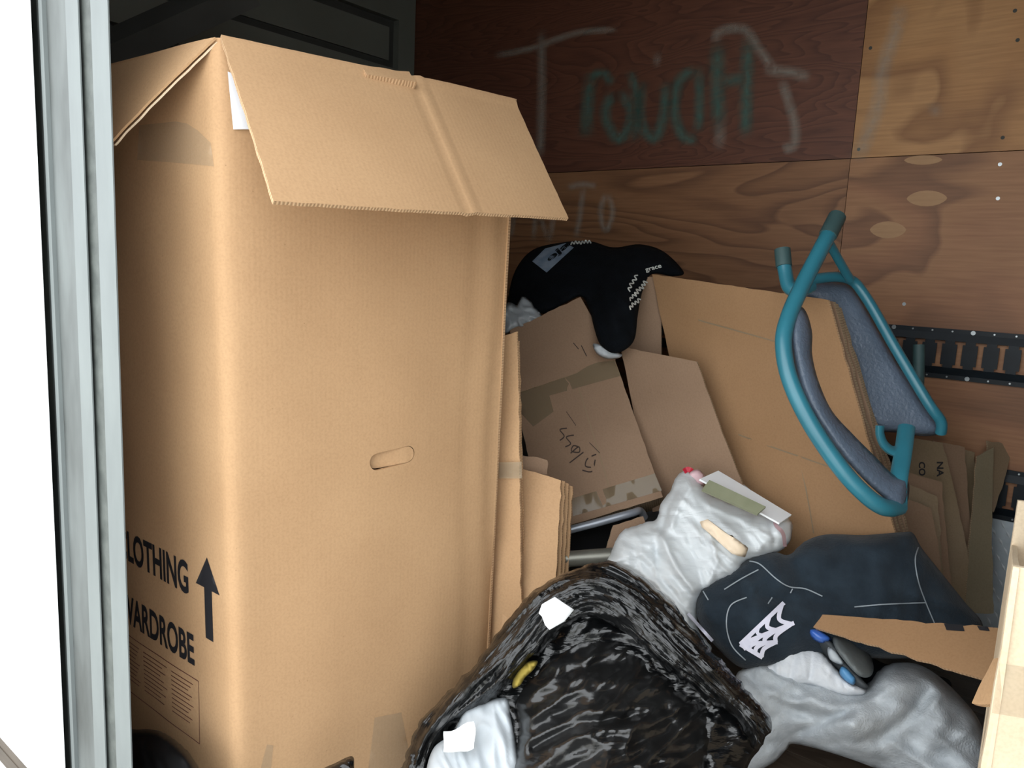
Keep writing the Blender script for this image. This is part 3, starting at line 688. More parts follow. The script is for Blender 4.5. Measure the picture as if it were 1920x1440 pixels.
# ------------------------------------------------------------------ big leaning carton
D = empty('large_carton', at(1450, 1010, d=1.75)*(1, 1, 0), 'large brown carton leaning against the plywood wall under the folding chair', 'cardboard box')
TL, TR_, RR, BR, BL = P(1222, 514, 2.0), P(1552, 562, 1.59), P(1646, 860, 1.57), P(1690, 1040, 1.56), P(1180, 1040, 1.9)
dfp, DS = board('front_panel', (TL, TR_, BR, P(1330, 1040, 1.83)), .006, CARD2, D, nu=26, nv=26, warp=.012, wf=3, ragged=.003, seed=11, crease=(('v', .60, -.007, .004), ('u', .64, -.003, .003)))
for cl_ in ([(1385, 815), (1440, 835), (1500, 856), (1575, 882)], [(1500, 858), (1512, 920), (1526, 1000)], [(1310, 600), (1400, 625), (1470, 645)]): ribbon('crease_line', [gst(DS, cl_)], DS, .006, M['cardgrey'], dfp, .0012, .03)
for k, (dx, dy, dz) in enumerate(((10, 4, .016), (20, 12, .03), (29, 24, .044))):
    board('folded_layer', (P(1230+dx*.5, 516+dy*.2, 2.0+dz), P(1552+dx*.8, 562+dy*.6, 1.59+dz), P(1690+dx*.9, 1045, 1.56+dz), P(1350, 1040, 1.83+dz)), .008, CARD3, D, nu=26, nv=26, warp=.010, wf=4, ragged=.007, seed=12+k)
board('loose_flap', (P(1165, 650, 1.93), P(1306, 678, 1.80), P(1394, 915, 1.715), P(1225, 960, 1.85)), .006, CARD3, D, nu=14, nv=14, warp=.008, wf=4, ragged=.002, seed=15)
board('side_flap', (P(1195, 520, 2.03), P(1240, 518, 2.0), P(1240, 680, 1.98), P(1165, 660, 2.0)), .006, CARD3, D, nu=8, nv=8, warp=.006, seed=16)

# ------------------------------------------------------------------ folding chair with blue pads
ch = empty('folding_chair', at(1600, 960, d=1.5), 'small upturned teal tube folding chair with blue padded seat and back', 'chair')
def tube3(name, pts, r, mat, n=12, flat=1.0, sm=8, par=None):
    return MB().tube([at(q[0], q[1], d=q[2]) for q in catmull([np.array(p, float) for p in pts], sm)], r, n, True, flat).build(name, mat, par or ch, True, .7)
nf = [(1568, 412, 1.56), (1535, 475, 1.52), (1502, 540, 1.49), (1478, 596, 1.46), (1469, 645, 1.44), (1481, 712, 1.42), (1520, 795, 1.40), (1578, 880, 1.385), (1625, 930, 1.38), (1660, 952, 1.39), (1686, 950, 1.42)]
bfr = tube3('back_frame', nf, .0155, M['teal'])
tube3('foot_cap', [(1570, 406, 1.562), (1552, 442, 1.54)], .0175, M['tealold'], sm=1, par=bfr)
lg1 = tube3('leg', [(1467, 472, 1.60), (1472, 508, 1.59), (1480, 538, 1.575), (1500, 545, 1.56), (1520, 535, 1.57)], .0145, M['teal'])
tube3('foot_cap', [(1467, 468, 1.60), (1470, 500, 1.592)], .0165, M['tealold'], sm=1, par=lg1)
tube3('cross_brace', [(1553, 452, 1.56), (1574, 490, 1.6), (1594, 524, 1.64)], .009, M['teal'])
tube3('seat_frame', [(1478, 542, 1.60), (1530, 523, 1.63), (1588, 522, 1.655), (1622, 555, 1.655), (1680, 655, 1.63), (1740, 755, 1.60), (1764, 790, 1.60), (1764, 812, 1.61)], .011, M['teal'])
tube3('leg', [(1723, 646, 1.72), (1722, 700, 1.72), (1718, 790, 1.71)], .0125, M['tealold'])
tube3('hinge_bracket', [(1650, 798, 1.48), (1650, 815, 1.48), (1658, 834, 1.48), (1674, 846, 1.48), (1690, 844, 1.48)], .013, M['teal'], flat=.6)
tube3('hinge_strut', [(1700, 800, 1.52), (1693, 850, 1.47), (1684, 905, 1.43), (1684, 945, 1.42)], .0155, M['teal'], flat=.5)
bp = Soft([(1502, 575), (1514, 590), (1523, 625), (1523, 665), (1535, 715), (1560, 770), (1600, 815), (1640, 855), (1675, 890), (1702, 900), (1704, 930), (1694, 955), (1672, 945), (1625, 905), (1575, 850), (1530, 785), (1500, 725), (1484, 650), (1482, 612), (1488, 585)],
          [(1500, 600, 1.475), (1490, 700, 1.445), (1600, 860, 1.41), (1690, 930, 1.42), (1650, 860, 1.44)], .022, 22, wr=((40, 120, 60, .004, 's'),))
bp.build('back_pad', M['pad'], ch, 6)
sp = Soft([(1485, 552), (1530, 530), (1585, 528), (1612, 552), (1640, 600), (1700, 700), (1764, 792), (1762, 812), (1735, 818), (1690, 812), (1645, 805), (1606, 770), (1572, 650), (1535, 575)],
          [(1500, 560, 1.70), (1590, 535, 1.70), (1690, 690, 1.67), (1760, 800, 1.64), (1640, 790, 1.66), (1560, 660, 1.69)], .024, 26, wr=((55, 160, 90, .004, 's'),))
sp.build('seat_pad', M['pad'], ch, 7)

# ------------------------------------------------------------------ folded cartons by the rail
def folded(label, layers, mats, seed):
    r = empty('folded_carton', P(*layers[0][2])*(1, 1, 0), label, 'cardboard box', 'folded cartons against the wall')
    out = []
    for k, q in enumerate(layers):
        out.append(board('cardboard_layer', [P(c_[0], c_[1], c_[2]+k*.012) for c_ in q], .004, mats[k % len(mats)], r, nu=10, nv=22, warp=.010, wf=7, ragged=.004, seed=seed+k))
    return r, out
r1, L1 = folded('dark folded carton with black NA lettering standing under the chair', [((1690, 818, 1.86), (1768, 830, 1.86), (1840, 1150, 1.80), (1690, 1150, 1.80)), ((1750, 826, 1.875), (1810, 838, 1.875), (1835, 1150, 1.82), (1740, 1150, 1.82)), ((1765, 830, 1.895), (1828, 848, 1.895), (1830, 1150, 1.84), (1750, 1150, 1.84))], [CARDG, CARD3, CARDG], 30)
q0 = L1[0][1]
text('printed_text', 'NA', ginv(q0, 1756, 866), (ginv(q0, 1756, 894)-ginv(q0, 1756, 866)), (ginv(q0, 1768, 866)-ginv(q0, 1756, 866)), q0, M['ink'], r1, .03, .001)
text('printed_text', 'CO', ginv(q0, 1722, 866), (ginv(q0, 1722, 892)-ginv(q0, 1722, 866)), (ginv(q0, 1734, 866)-ginv(q0, 1722, 866)), q0, M['ink'], r1, .03, .001)
folded('small brown folded carton of three layers in front of the lettered one', [((1690, 932, 1.735), (1744, 952, 1.735), (1768, 1085, 1.70), (1690, 1085, 1.70)), ((1695, 905, 1.755), (1758, 930, 1.755), (1775, 1110, 1.71), (1690, 1110, 1.71)), ((1700, 885, 1.775), (1766, 904, 1.775), (1790, 1150, 1.72), (1690, 1150, 1.72))], [[M['card3'], M['edge']], CARDG, [M['card3'], M['edge']]], 40)
folded('grey brown folded carton with curled top standing beside the diamond plate', [((1832, 855, 1.86), (1862, 838, 1.87), (1862, 1150, 1.80), (1808, 1150, 1.80)), ((1850, 826, 1.885), (1900, 835, 1.90), (1866, 960, 1.84), (1848, 960, 1.83))], [CARDO, CARDG], 50)

# ------------------------------------------------------------------ black sweatshirt on top of the boxes
sw = empty('black_sweatshirt', P(1100, 640, 2.05), 'black printed sweatshirt draped over the Glass box and the large carton', 'sweatshirt')
ss = Soft([(950, 600), (955, 545), (970, 500), (1000, 468), (1050, 455), (1105, 452), (1150, 464), (1200, 458), (1245, 472), (1282, 510), (1262, 518), (1222, 514), (1205, 545), (1196, 590), (1190, 635), (1172, 656), (1148, 662), (1125, 645), (1114, 615), (1105, 580), (1090, 556), (1060, 568), (1020, 588), (985, 580)],
          [(960, 560, 2.15), (1020, 480, 2.2), (1120, 460, 2.2), (1240, 480, 2.1), (1275, 510, 2.05), (1150, 640, 1.88), (1180, 560, 1.93), (1090, 540, 2.02), (1000, 570, 2.08)],
            .034, 55, wr=((60, 120, 36, .010, 'r'), (20, 100, 40, .012, 's'), (100, 40, 20, .002, 's')), creases=(([(1060, 470), (1110, 540), (1130, 620)], -.012, 12), ([(1150, 470), (1170, 530), (1150, 600)], .012, 18), ([(980, 530), (1040, 560)], -.01, 12)))
scl = ss.build('cloth', M['navy'], sw, 6)
SS = lambda X, Y, off=0.0: ss.surf(X, Y, off)
patch('print_panel', [(998, 490), (1022, 466), (1060, 456), (1076, 464), (1052, 486), (1025, 511)], SS, M['bluprint'], scl, .003, 5)
text('print_lettering', 'eja', (1032, 494), (40, -32), (-9, -11), SS, M['navy'], scl, .03, .005)
text('print_lettering', 'grace', (1212, 512), (30, -8), (-3, -8), SS, M['scriptprint'], scl, .02, .004)
def scrawl(o, e, h, n):   # worn, unreadable script line
    o, e = np.array(o, float), np.array(e, float); d = (e-o)/n; q = np.array([-d[1], d[0]]); q = q/np.linalg.norm(q)*h
    return [tuple(o+d*k+q*(.5*(-1)**k)*(1 if k % 3 else 1.6)) for k in range(n+1)]
for o_, e_, h_, n_ in (((1178, 545), (1194, 515), 5, 8), ((1190, 553), (1212, 528), 6, 10), ((1180, 562), (1196, 548), 4, 6), ((1180, 578), (1200, 560), 5, 8), ((1070, 456), (1108, 453), 4, 12)):
    ribbon('print_lettering', [scrawl(o_, e_, h_, n_)], SS, 2.4, M['scriptprint'], scl, .004, 2)
pb = Soft([(940, 590), (952, 566), (968, 572), (978, 556), (992, 560), (1004, 574), (1016, 592), (1012, 606), (985, 615), (945, 625)], [(950, 600, 2.03), (1000, 580, 2.03), (980, 610, 2.02)], .014, 15, smooth=2, jit=3, wr=((20, 24, 12, .010, 'r'), (70, 30, 9, .006, 'r')))
tag(pb.build('plastic_wrap', M['clearbag'], None, 4), 'crumpled grey clear plastic wrap tucked under the black sweatshirt', 'plastic wrap')
pc = Soft([(1112, 645), (1130, 648), (1150, 658), (1166, 665), (1158, 672), (1135, 672), (1118, 662)], [(1112, 650, 1.90), (1160, 668, 1.88), (1130, 672, 1.90)], .012, 9, wr=((20, 14, 9, .005, 'r'),))
tag(pc.build('crumpled_paper', M['papergrey'], None, 4), 'scrap of crumpled white paper below the hanging black sleeve', 'paper')

# ------------------------------------------------------------------ dark gear under the Glass box
gm = empty('black_case', P(1150, 1040, 1.74)*(1, 1, 0), 'black case with a silver rim lying under the Glass box', 'case')
board('case_body', (P(1040, 985, 1.80), P(1205, 952, 1.84), P(1225, 1060, 1.70), P(1040, 1090, 1.68)), .12, [M['blackthing']]*2, gm, nu=8, nv=8, warp=.004)
tube3_ = lambda name, pts, r, mat, par: MB().tube([at(q[0], q[1], d=q[2]) for q in catmull([np.array(p, float) for p in pts], 6)], r, 12).build(name, mat, par, True, .7)
tube3_('silver_rim', [(1050, 998, 1.74), (1120, 980, 1.745), (1185, 962, 1.755), (1200, 958, 1.78), (1208, 970, 1.8)], .009, M['silver'], gm)
tp_ = MB().tube([at(1040, 1050, d=1.64), at(1150, 1042, d=1.64)], .017, 16)
o = tp_.build('steel_tube', M['pipe'], None, True, .7); tag(o, 'dull steel tube poking out beside the white carrier bag', 'metal tube')
o, _ = board('brown_card_scrap', (P(1150, 985, 1.70), P(1205, 968, 1.72), P(1215, 1000, 1.70), P(1135, 1035, 1.68)), .004, CARD3, None, nu=5, nv=5, warp=.006, ragged=.004); tag(o, 'small brown card scrap behind the white carrier bag', 'card')

# ------------------------------------------------------------------ white carrier bag
gb = empty('carrier_bag', P(1300, 1180, 1.6)*(1, 1, 0), 'bulging white plastic carrier bag stuffed with papers', 'plastic bag')
gs = Soft([(1140, 1052), (1152, 1022), (1168, 995), (1200, 982), (1228, 975), (1238, 945), (1258, 920), (1266, 898), (1282, 882), (1300, 886), (1312, 905), (1330, 925), (1385, 948), (1440, 965), (1478, 972), (1486, 1000), (1470, 1028), (1436, 1042), (1400, 1052), (1380, 1078), (1340, 1105), (1312, 1130), (1308, 1180), (1335, 1215), (1320, 1240), (1280, 1210), (1230, 1130), (1190, 1090), (1150, 1068)],
          [(1150, 1040, 1.62), (1280, 890, 1.72), (1480, 985, 1.62), (1300, 1180, 1.53), (1330, 1060, 1.58), (1220, 1000, 1.64), (1400, 1040, 1.58)],
          .055, 60, wr=((52, 190, 34, .012, 'r'), (75, 90, 26, .007, 'r'), (35, 60, 16, .003, 'r'), (30, 70, 60, .010, 's')), creases=(([(1235, 1000), (1270, 1070), (1315, 1120)], .012, 8), ([(1262, 900), (1235, 990), (1228, 1060)], -.012, 10), ([(1170, 1010), (1230, 1040), (1290, 1120)], -.010, 9), ([(1240, 1005), (1268, 1060), (1300, 1112)], .008, 4), ([(1180, 1058), (1240, 1100), (1296, 1165)], .007, 4), ([(1200, 1050), (1262, 1110), (1310, 1180)], -.007, 5), ([(1330, 948), (1390, 975), (1446, 1010)], .008, 5), ([(1352, 945), (1420, 968), (1462, 985)], -.007, 5), ([(1300, 905), (1275, 945), (1258, 990)], .008, 5), ([(1270, 915), (1250, 960), (1238, 1000)], -.008, 5), ([(1420, 985), (1432, 1015), (1420, 1045)], .008, 6), ([(1445, 985), (1455, 1010), (1448, 1035)], -.007, 6), ([(1330, 1000), (1345, 1050), (1330, 1095)], .006, 5), ([(1290, 1010), (1310, 1060), (1318, 1110)], -.006, 5)), jit=3)
gs.build('bag_film', M['grocery'], gb, 4)
GBS = lambda X, Y, off=0.0: gs.surf(X, Y, off)
ribbon('pink_tie', [[(1440, 962), (1452, 972), (1455, 985), (1468, 1000), (1472, 1025)]], GBS, 7, M['pink'], gb, .003, 5)
ribbon('red_print', [[(1282, 884), (1290, 880), (1298, 884)]], GBS, 10, M['red'], gb, .003, 4)
pt = Soft([(1292, 888), (1308, 880), (1320, 890), (1322, 905), (1312, 912), (1300, 905)], [(1300, 890, 1.69), (1320, 905, 1.69), (1310, 912, 1.69)], .012, 10); tag(pt.build('pink_pouch', M['pink'], None, 4), 'pink soft pouch sticking out of the carrier bag top', 'pouch')
o, _ = board('paper_sheet', (P(1312, 898, 1.62), P(1346, 884, 1.67), P(1484, 966, 1.60), P(1462, 980, 1.56)), .004, [M['paper']]*2, None, nu=10, nv=6, warp=.006); tag(o, 'white folded paper pad poking out of the carrier bag', 'paper')
o, _ = board('ruled_card', (P(1316, 918, 1.595), P(1330, 900, 1.61), P(1436, 950, 1.555), P(1420, 964, 1.545)), .006, [M['olive']]*2, None, nu=10, nv=3, warp=.003); tag(o, 'narrow olive ruled card lying on the carrier bag', 'card')
o, _ = board('paper_sheet', (P(1340, 905, 1.715), P(1380, 898, 1.75), P(1484, 985, 1.66), P(1440, 975, 1.64)), .003, [M['papergrey']]*2, None, nu=8, nv=4, warp=.006); tag(o, 'grey white paper sheet under the white pad in the bag', 'paper')
cr = patch('cream_packet', [(1314, 978), (1328, 974), (1400, 1028), (1395, 1042), (1372, 1038), (1318, 990)], GBS, M['cream'], None, .008, 6)
cm = cr.modifiers.new('solid', 'SOLIDIFY'); cm.thickness = .004; tag(cr, 'cream paper packet stuck against the carrier bag side', 'packet')

# ------------------------------------------------------------------ charcoal hoodie with web print
hd = empty('web_hoodie', P(1550, 1200, 1.5)*(1, 1, 0)+np.array([0, 0, .1]), 'charcoal hoodie with white spider web print and thin web lines', 'hoodie')
hs = Soft([(1308, 1120), (1322, 1098), (1370, 1072), (1410, 1045), (1450, 1035), (1480, 1040), (1510, 1015), (1550, 1002), (1620, 1003), (1690, 998), (1712, 1000), (1730, 1030), (1770, 1080), (1810, 1130), (1842, 1170), (1830, 1215), (1700, 1235), (1560, 1230), (1500, 1235), (1450, 1250), (1390, 1252), (1345, 1215), (1318, 1180), (1306, 1150)],
          [(1310, 1130, 1.52), (1450, 1040, 1.57), (1550, 1005, 1.60), (1700, 1000, 1.545), (1835, 1175, 1.52), (1400, 1245, 1.47), (1560, 1225, 1.49), (1720, 1230, 1.50), (1560, 1110, 1.53)],
          .05, 55, wr=((25, 220, 60, .009, 'r'), (110, 150, 60, .007, 'r'), (20, 200, 70, .010, 's'), (60, 50, 24, .002, 's')), creases=(([(1400, 1115), (1480, 1120), (1560, 1140)], -.010, 14), ([(1480, 1045), (1520, 1090), (1590, 1120)], -.008, 14), ([(1330, 1120), (1360, 1180), (1400, 1240)], -.006, 10), ([(1600, 1020), (1650, 1100)], .008, 30)))
hcl = hs.build('cloth', M['hood'], hd, 7)
HS = lambda X, Y, off=0.0: hs.surf(X, Y, off)
ribbon('web_line', [[(1405, 1052), (1425, 1058), (1455, 1085), (1480, 1100), (1510, 1104), (1542, 1118)], [(1422, 1068), (1390, 1085), (1358, 1105)], [(1486, 1104), (1482, 1112)], [(1400, 1120), (1370, 1135), (1362, 1170), (1372, 1210), (1398, 1238)], [(1448, 1120), (1440, 1132)], [(1722, 1026), (1716, 1050), (1722, 1090), (1736, 1130), (1752, 1168)], [(1602, 1138), (1660, 1133), (1735, 1130)], [(1318, 1108), (1328, 1125)]], HS, 2.2, M['thread'], hcl, .0025, 5)
# web emblem
c0 = np.array((1388, 1208)); tips = [np.array(q) for q in ((1470, 1130), (1490, 1168), (1462, 1205), (1428, 1234))]
tips2 = [np.array((1470, 1130)), np.array((1489, 1168)), np.array((1458, 1204)), np.array((1430, 1233))]
st = [([tuple(c0), tuple(t)], 8) for t in tips2]
for f in (.22, .42, .66, .95):
    for a, b in zip(tips2[:-1], tips2[1:]):
        A_, B_ = c0+(a-c0)*f, c0+(b-c0)*f; mid = (A_+B_)/2+(c0-(A_+B_)/2)*.16; st.append(([tuple(A_), tuple(mid), tuple(B_)], 8 if f > .5 else 6))
ribbon('web_print', st, HS, 5, M['webprint'], hcl, .003, 3)
patch('web_print', [(1386, 1206), (1400, 1196), (1408, 1204), (1406, 1216), (1396, 1220)], HS, M['webprint'], hcl, .0032, 4)
ribbon('web_print', [([(1290, 1150), (1312, 1175), (1336, 1202)], 6)], HS, 6, M['webprint'], hcl, .003, 4)

# ------------------------------------------------------------------ sandals / shoes and blue bits
sh = empty('grey_shoe', P(1600, 1260, 1.47), 'grey rubber shoe with dark strap between hoodie and grey sweatshirt', 'shoe')
Soft([(1562, 1195), (1578, 1188), (1600, 1194), (1628, 1222), (1638, 1250), (1632, 1268), (1612, 1268), (1588, 1245), (1566, 1215)], [(1570, 1200, 1.455), (1630, 1260, 1.43), (1600, 1230, 1.44)], .022, 16).build('sole', M['sole'], sh, 5)
Soft([(1512, 1188), (1525, 1182), (1560, 1205), (1585, 1240), (1618, 1275), (1628, 1290), (1600, 1290), (1570, 1262), (1540, 1225)], [(1520, 1190, 1.49), (1600, 1280, 1.45), (1570, 1240, 1.46)], .02, 12, wr=((40, 30, 12, .003, 's'),)).build('strap', M['soled'], sh, 5)
Soft([(1552, 1215), (1565, 1218), (1582, 1240), (1576, 1246), (1556, 1236)], [(1552, 1220, 1.44), (1580, 1244, 1.43), (1560, 1236, 1.435)], .008, 8).build('lining', M['papergrey'], sh, 5)
o = Soft([(1516, 1180), (1530, 1178), (1552, 1190), (1558, 1200), (1540, 1206), (1522, 1196)], [(1520, 1185, 1.46), (1550, 1200, 1.45), (1540, 1204, 1.45)], .018, 12).build('blue_bauble', M['blue'], None, 4); tag(o, 'shiny round blue bauble beside the grey shoe heel', 'bauble')
o = Soft([(1578, 1250), (1590, 1254), (1604, 1272), (1600, 1284), (1584, 1276), (1574, 1262)], [(1580, 1255, 1.43), (1600, 1280, 1.42), (1585, 1275, 1.425)], .010, 9).build('blue_tag', M['blue2'], None, 4); tag(o, 'small sky blue tag below the grey shoe', 'tag')
dk = Soft([(1480, 1160), (1560, 1170), (1640, 1235), (1700, 1255), (1780, 1275), (1760, 1310), (1640, 1310), (1560, 1300), (1480, 1250)], [(1480, 1180, 1.55), (1760, 1290, 1.50), (1600, 1300, 1.5), (1620, 1240, 1.53)], .03, 30, wr=((20, 50, 30, .008, 's'),))
tag(dk.build('dark_cloth_pile', M['navy'], None, 8), 'dark rumpled cloth under the shoe and the carton flap', 'cloth')

# ------------------------------------------------------------------ grey sweatshirt with white shirt
gy = empty('grey_sweatshirt', P(1620, 1440, 1.45)*(1, 1, 0), 'crumpled grey marl sweatshirt lying on the floor', 'sweatshirt')
ys = Soft([(1378, 1275), (1400, 1250), (1430, 1240), (1475, 1252), (1530, 1268), (1580, 1290), (1620, 1292), (1648, 1262), (1675, 1245), (1715, 1244), (1755, 1264), (1800, 1305), (1838, 1355), (1856, 1420), (1862, 1500), (1800, 1510), (1720, 1475), (1640, 1440), (1560, 1412), (1490, 1395), (1475, 1405), (1450, 1430), (1410, 1448), (1370, 1440), (1366, 1350)],
          [(1390, 1260, 1.48), (1480, 1250, 1.49), (1600, 1290, 1.47), (1700, 1245, 1.49), (1840, 1370, 1.42), (1840, 1490, 1.37), (1640, 1440, 1.47), (1480, 1400, 1.50), (1400, 1440, 1.47), (1600, 1360, 1.41)],
          .055, 60, wr=((28, 230, 46, .012, 'r'), (155, 150, 50, .009, 'r'), (20, 170, 60, .012, 's'), (40, 60, 24, .0025, 's')),
          creases=(([(1400, 1265), (1440, 1310), (1520, 1345), (1580, 1340)], -.014, 9), ([(1420, 1290), (1500, 1320), (1560, 1318)], .010, 12), ([(1570, 1312), (1610, 1308), (1650, 1290)], -.010, 8), ([(1500, 1372), (1560, 1348), (1600, 1330)], -.014, 9), ([(1560, 1395), (1650, 1385), (1720, 1330), (1740, 1300)], -.012, 12), ([(1640, 1265), (1690, 1300), (1680, 1360)], .014, 26), ([(1750, 1290), (1770, 1350), (1740, 1400)], .012, 22), ([(1440, 1395), (1560, 1400), (1660, 1432)], -.012, 9)))
ys.build('cloth', M['grey'], gy, 6)
ws = Soft([(1434, 1256), (1455, 1232), (1480, 1219), (1515, 1216), (1545, 1228), (1568, 1254), (1592, 1276), (1622, 1291), (1620, 1304), (1590, 1306), (1558, 1298), (1520, 1284), (1478, 1280)],
          [(1440, 1250, 1.468), (1500, 1222, 1.475), (1615, 1298, 1.435), (1540, 1275, 1.445), (1480, 1275, 1.455)], .02, 30, wr=((70, 50, 16, .004, 'r'),), creases=(([(1525, 1222), (1520, 1270)], -.006, 5), ([(1492, 1222), (1480, 1270)], -.005, 6), ([(1550, 1245), (1600, 1290)], .006, 8)))
tag(ws.build('white_shirt', M['whitecloth'], None, 4), 'rolled white cloth lying along the grey sweatshirt collar', 'cloth')

# ------------------------------------------------------------------ carton flap and pale carton at the right
cf = empty('open_carton', P(1760, 1270, 1.4)*(1, 1, 0)+np.array([0, 0, .15]), 'tan carton panel with two black tape marks lying across the hoodie', 'cardboard box')
cpan, CS = board('panel', (P(1482, 1147, 1.50), P(1885, 1178, 1.28), P(1850, 1276, 1.22), P(1500, 1168, 1.475)), .007, CARD2, cf, nu=30, nv=10, warp=.004, wf=5, ragged=.002, seed=21)
board('folded_edge', (P(1480, 1145, 1.51), P(1620, 1160, 1.43), P(1622, 1168, 1.42), P(1490, 1156, 1.50)), .006, CARD2, cf, nu=10, nv=3, warp=.002, ragged=.002)
for x0, x1 in ((1770, 1805), (1832, 1852)):
    patch('black_tape', gst(CS, [(x0, 1169.5+(x0-1770)*.07), (x1, 1172+(x1-1805)*.07), (x1+4, 1184), (x0+5, 1182)]), CS, M['ink'], cpan, .001, .03)
pk = empty('pale_carton', (0.15, .95, 0), 'pale cream carton standing at the right edge of the doorway', 'cardboard box')
c_ = at(1900, 1062, d=.85); cb = np.array([c_[0], c_[1], Z0])
e1, e2 = np.array([.36, .10, 0]), np.array([-.03, .32, 0]); up = np.array([0, 0, c_[2]-Z0])
pfs, PFS = board('front_side', (cb+up, cb+e1+up, cb+e1, cb), .006, CARDP, pk, nu=10, nv=14, warp=.004, ragged=.004, seed=31)
pls, PLS = board('left_side', (cb+e2+up*.9, cb+up, cb, cb+e2), .006, CARDP, pk, nu=10, nv=14, warp=.004, ragged=.004, seed=32, away=(-1, 0, 0))
board('right_side', (cb+e1+e2+up, cb+e1+up, cb+e1, cb+e1+e2), .006, CARDP, pk, nu=8, nv=8, warp=.004, seed=33)
board('rear_side', (cb+e2+up, cb+e1+e2+up, cb+e1+e2, cb+e2), .006, CARDP, pk, nu=8, nv=8, warp=.004, seed=34)
patch('grey_tape', [(0, .17), (1, .13), (1, .22), (0, .26)], PFS, M['tape'], pfs, .0015, .08)
board('corner_flap', (P(1862, 1235, .98), P(1905, 1225, .92), P(1890, 1325, .92), P(1820, 1318, .99)), .006, CARD, pk, nu=8, nv=6, warp=.004, ragged=.004, seed=35)

# ------------------------------------------------------------------ black bin bag in front
bb = empty('bin_bag', P(1120, 1470, 1.35)*(1, 1, 0), 'large open black bin bag full of rubbish in front of the wardrobe box', 'bin bag')
cl = np.array(resample(catmull([(775, 1440), (800, 1375), (860, 1300), (935, 1215), (1000, 1140), (1060, 1100), (1125, 1095), (1190, 1135), (1260, 1200), (1330, 1265), (1395, 1325), (1435, 1380)], 8), 6, False))
cs = np.r_[0, np.cumsum(np.linalg.norm(np.diff(cl, axis=0), axis=1))]
def archc(X, Y):
    D2 = (X[:, None]-cl[None, :, 0])**2+(Y[:, None]-cl[None, :, 1])**2; k = D2.argmin(1)
    t = np.gradient(cl, axis=0)[k]; s = (X-cl[k, 0])*t[:, 1]-(Y-cl[k, 1])*t[:, 0]
    return cs[k], s/(np.linalg.norm(t, axis=1)+1e-9)
body = Soft([(765, 1500), (775, 1430), (810, 1360), (880, 1285), (950, 1200), (1010, 1130), (1080, 1085), (1140, 1080), (1220, 1120), (1300, 1200), (1380, 1290), (1425, 1350), (1425, 1400), (1395, 1450), (1380, 1505), (1200, 1520), (950, 1515)],
            [(780, 1440, 1.37), (950, 1230, 1.40), (1120, 1090, 1.38), (1280, 1190, 1.34), (1420, 1360, 1.30), (1390, 1470, 1.28), (1100, 1510, 1.25), (800, 1500, 1.33), (1100, 1300, 1.33)], .05, 90, wr=((30, 80, 30, .010, 'r'), (120, 50, 22, .006, 'r')), jit=5)
body.build('bag_body', M['blackbag'], bb, 9)
rim = Soft([(752, 1470), (766, 1400), (795, 1345), (855, 1282), (900, 1235), (932, 1190), (985, 1122), (1030, 1092), (1080, 1066), (1125, 1052), (1170, 1062), (1212, 1086), (1252, 1122), (1292, 1170), (1335, 1220), (1382, 1272), (1425, 1320), (1444, 1348), (1440, 1378), (1418, 1405), (1402, 1385), (1372, 1342), (1325, 1312), (1280, 1282), (1245, 1255), (1205, 1215), (1160, 1178), (1115, 1158), (1075, 1165), (1035, 1205), (995, 1240), (955, 1285), (915, 1318), (868, 1348), (830, 1388), (808, 1425), (800, 1475)],
           [(765, 1450, 1.35), (860, 1300, 1.345), (950, 1190, 1.33), (1080, 1080, 1.33), (1130, 1130, 1.29), (1250, 1150, 1.29), (1350, 1270, 1.25), (1430, 1350, 1.24), (1230, 1240, 1.24), (930, 1290, 1.32)],
           .035, 34, wr=((4, 190, 20, .011, 'rc'), (-5, 110, 11, .006, 'rc'), (12, 60, 16, .004, 'rc')), coord=archc, jit=5)
rim.build('folded_rim', M['blackrim'], bb, 4.5)
inner = Soft([(975, 1290), (1000, 1255), (1035, 1205), (1065, 1170), (1100, 1152), (1140, 1158), (1200, 1205), (1260, 1262), (1300, 1300), (1335, 1330), (1330, 1390), (1320, 1440), (1310, 1510), (980, 1515), (965, 1440), (975, 1370), (965, 1325)],
             [(980, 1300, 1.32), (1100, 1160, 1.40), (1300, 1310, 1.30), (1310, 1460, 1.21), (1000, 1480, 1.21), (1140, 1320, 1.25), (1150, 1480, 1.14)],
             .05, 70, wr=((-28, 170, 46, .016, 'r'), (-50, 100, 34, .010, 'r'), (-15, 60, 20, .005, 'r'), (-35, 40, 10, .002, 'r')), jit=4, creases=(([(1000, 1400), (1090, 1355), (1180, 1345), (1250, 1330)], -.014, 10), ([(1040, 1400), (1120, 1370), (1200, 1368), (1240, 1345)], .012, 12), ([(1010, 1270), (1100, 1250), (1160, 1240)], -.008, 10)))
tag(inner.build('knotted_rubbish_bag', M['blackbag2'], None, 5), 'crumpled glossy black rubbish bag sitting inside the open bin bag', 'bin bag')
RS = lambda X, Y, off=0.0: rim.surf(X, Y, off)
o = patch('paper_scrap', [(1010, 1150), (1016, 1133), (1040, 1119), (1056, 1130), (1076, 1143), (1058, 1165), (1030, 1181), (1022, 1172), (1016, 1156)], lambda X, Y, off=0: atv(np.array(X), np.array(Y), 1.232+.00012*(np.array(X)-1040)-.0002*(np.array(Y)-1150)), M['paper'], None, 0, 8)
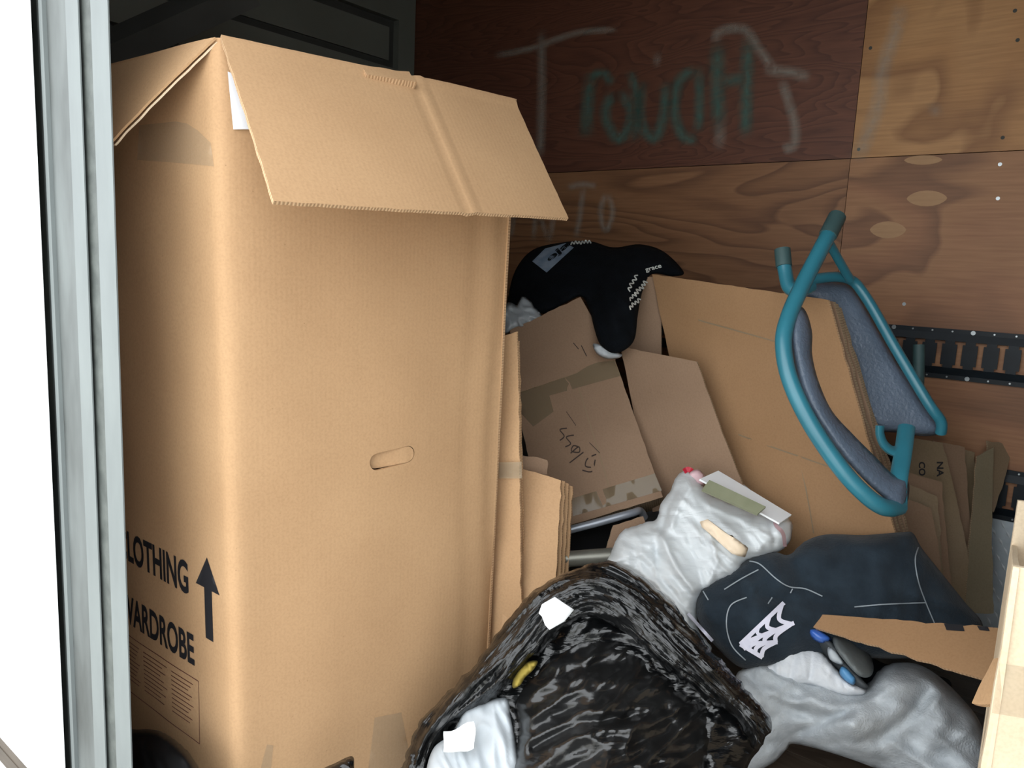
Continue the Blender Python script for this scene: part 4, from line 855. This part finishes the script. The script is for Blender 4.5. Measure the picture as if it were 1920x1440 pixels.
o.modifiers.new('solid', 'SOLIDIFY').thickness = .0012; tag(o, 'torn white paper scrap stuck on the top rim of the bin bag', 'paper')
w1 = Soft([(872, 1330), (900, 1318), (948, 1308), (958, 1345), (968, 1400), (978, 1470), (880, 1480), (800, 1475), (800, 1440), (815, 1400), (850, 1375), (862, 1350)],
          [(880, 1330, 1.32), (950, 1315, 1.31), (960, 1440, 1.25), (820, 1430, 1.28), (890, 1470, 1.23)], .025, 30, wr=((75, 70, 18, .006, 'r'), (40, 30, 20, .003, 's')))
tag(w1.build('crumpled_tissue', M['papergrey'], None, 5), 'crumpled grey white tissue inside the mouth of the bin bag', 'paper')
o, _ = board('paper_scrap', (P(832, 1372, 1.25), P(888, 1352, 1.25), P(890, 1402, 1.22), P(832, 1408, 1.22)), .0015, [M['paper']]*2, None, nu=8, nv=8, warp=.006, wf=20, ragged=.004, seed=3); tag(o, 'bright white torn paper in the bottom left of the bin bag', 'paper')
ye = Soft([(962, 1275), (975, 1252), (992, 1240), (1008, 1240), (1000, 1256), (985, 1270), (975, 1285), (962, 1290)], [(965, 1280, 1.29), (1004, 1244, 1.29), (985, 1270, 1.285)], .012, 9, wr=((60, 20, 9, .004, 'r'),))
tag(ye.build('yellow_cloth', M['yellow'], None, 4), 'mustard yellow scrap peeking out from the bin bag', 'cloth')
# dark bags at lower left
lbg = Soft([(225, 1385), (262, 1368), (300, 1372), (335, 1395), (362, 1425), (385, 1470), (395, 1540), (230, 1540)], [(250, 1380, 1.34), (330, 1400, 1.28), (380, 1500, 1.20), (250, 1520, 1.30)], .03, 40, wr=((60, 60, 30, .006, 'r'),))
tag(lbg.build('black_sack', M['blacksack'], None, 6), 'black plastic sack on the floor behind the door post', 'bin bag')
ls = Soft([(598, 1450), (630, 1430), (660, 1418), (664, 1440), (662, 1500), (600, 1500)], [(600, 1460, 1.27), (660, 1425, 1.29), (640, 1490, 1.24)], .012, 14, wr=((40, 30, 14, .004, 'r'),))
tag(ls.build('black_plastic_scrap', M['blackbag'], None, 5), 'small pointed black plastic scrap at the foot of the wardrobe box', 'plastic scrap')
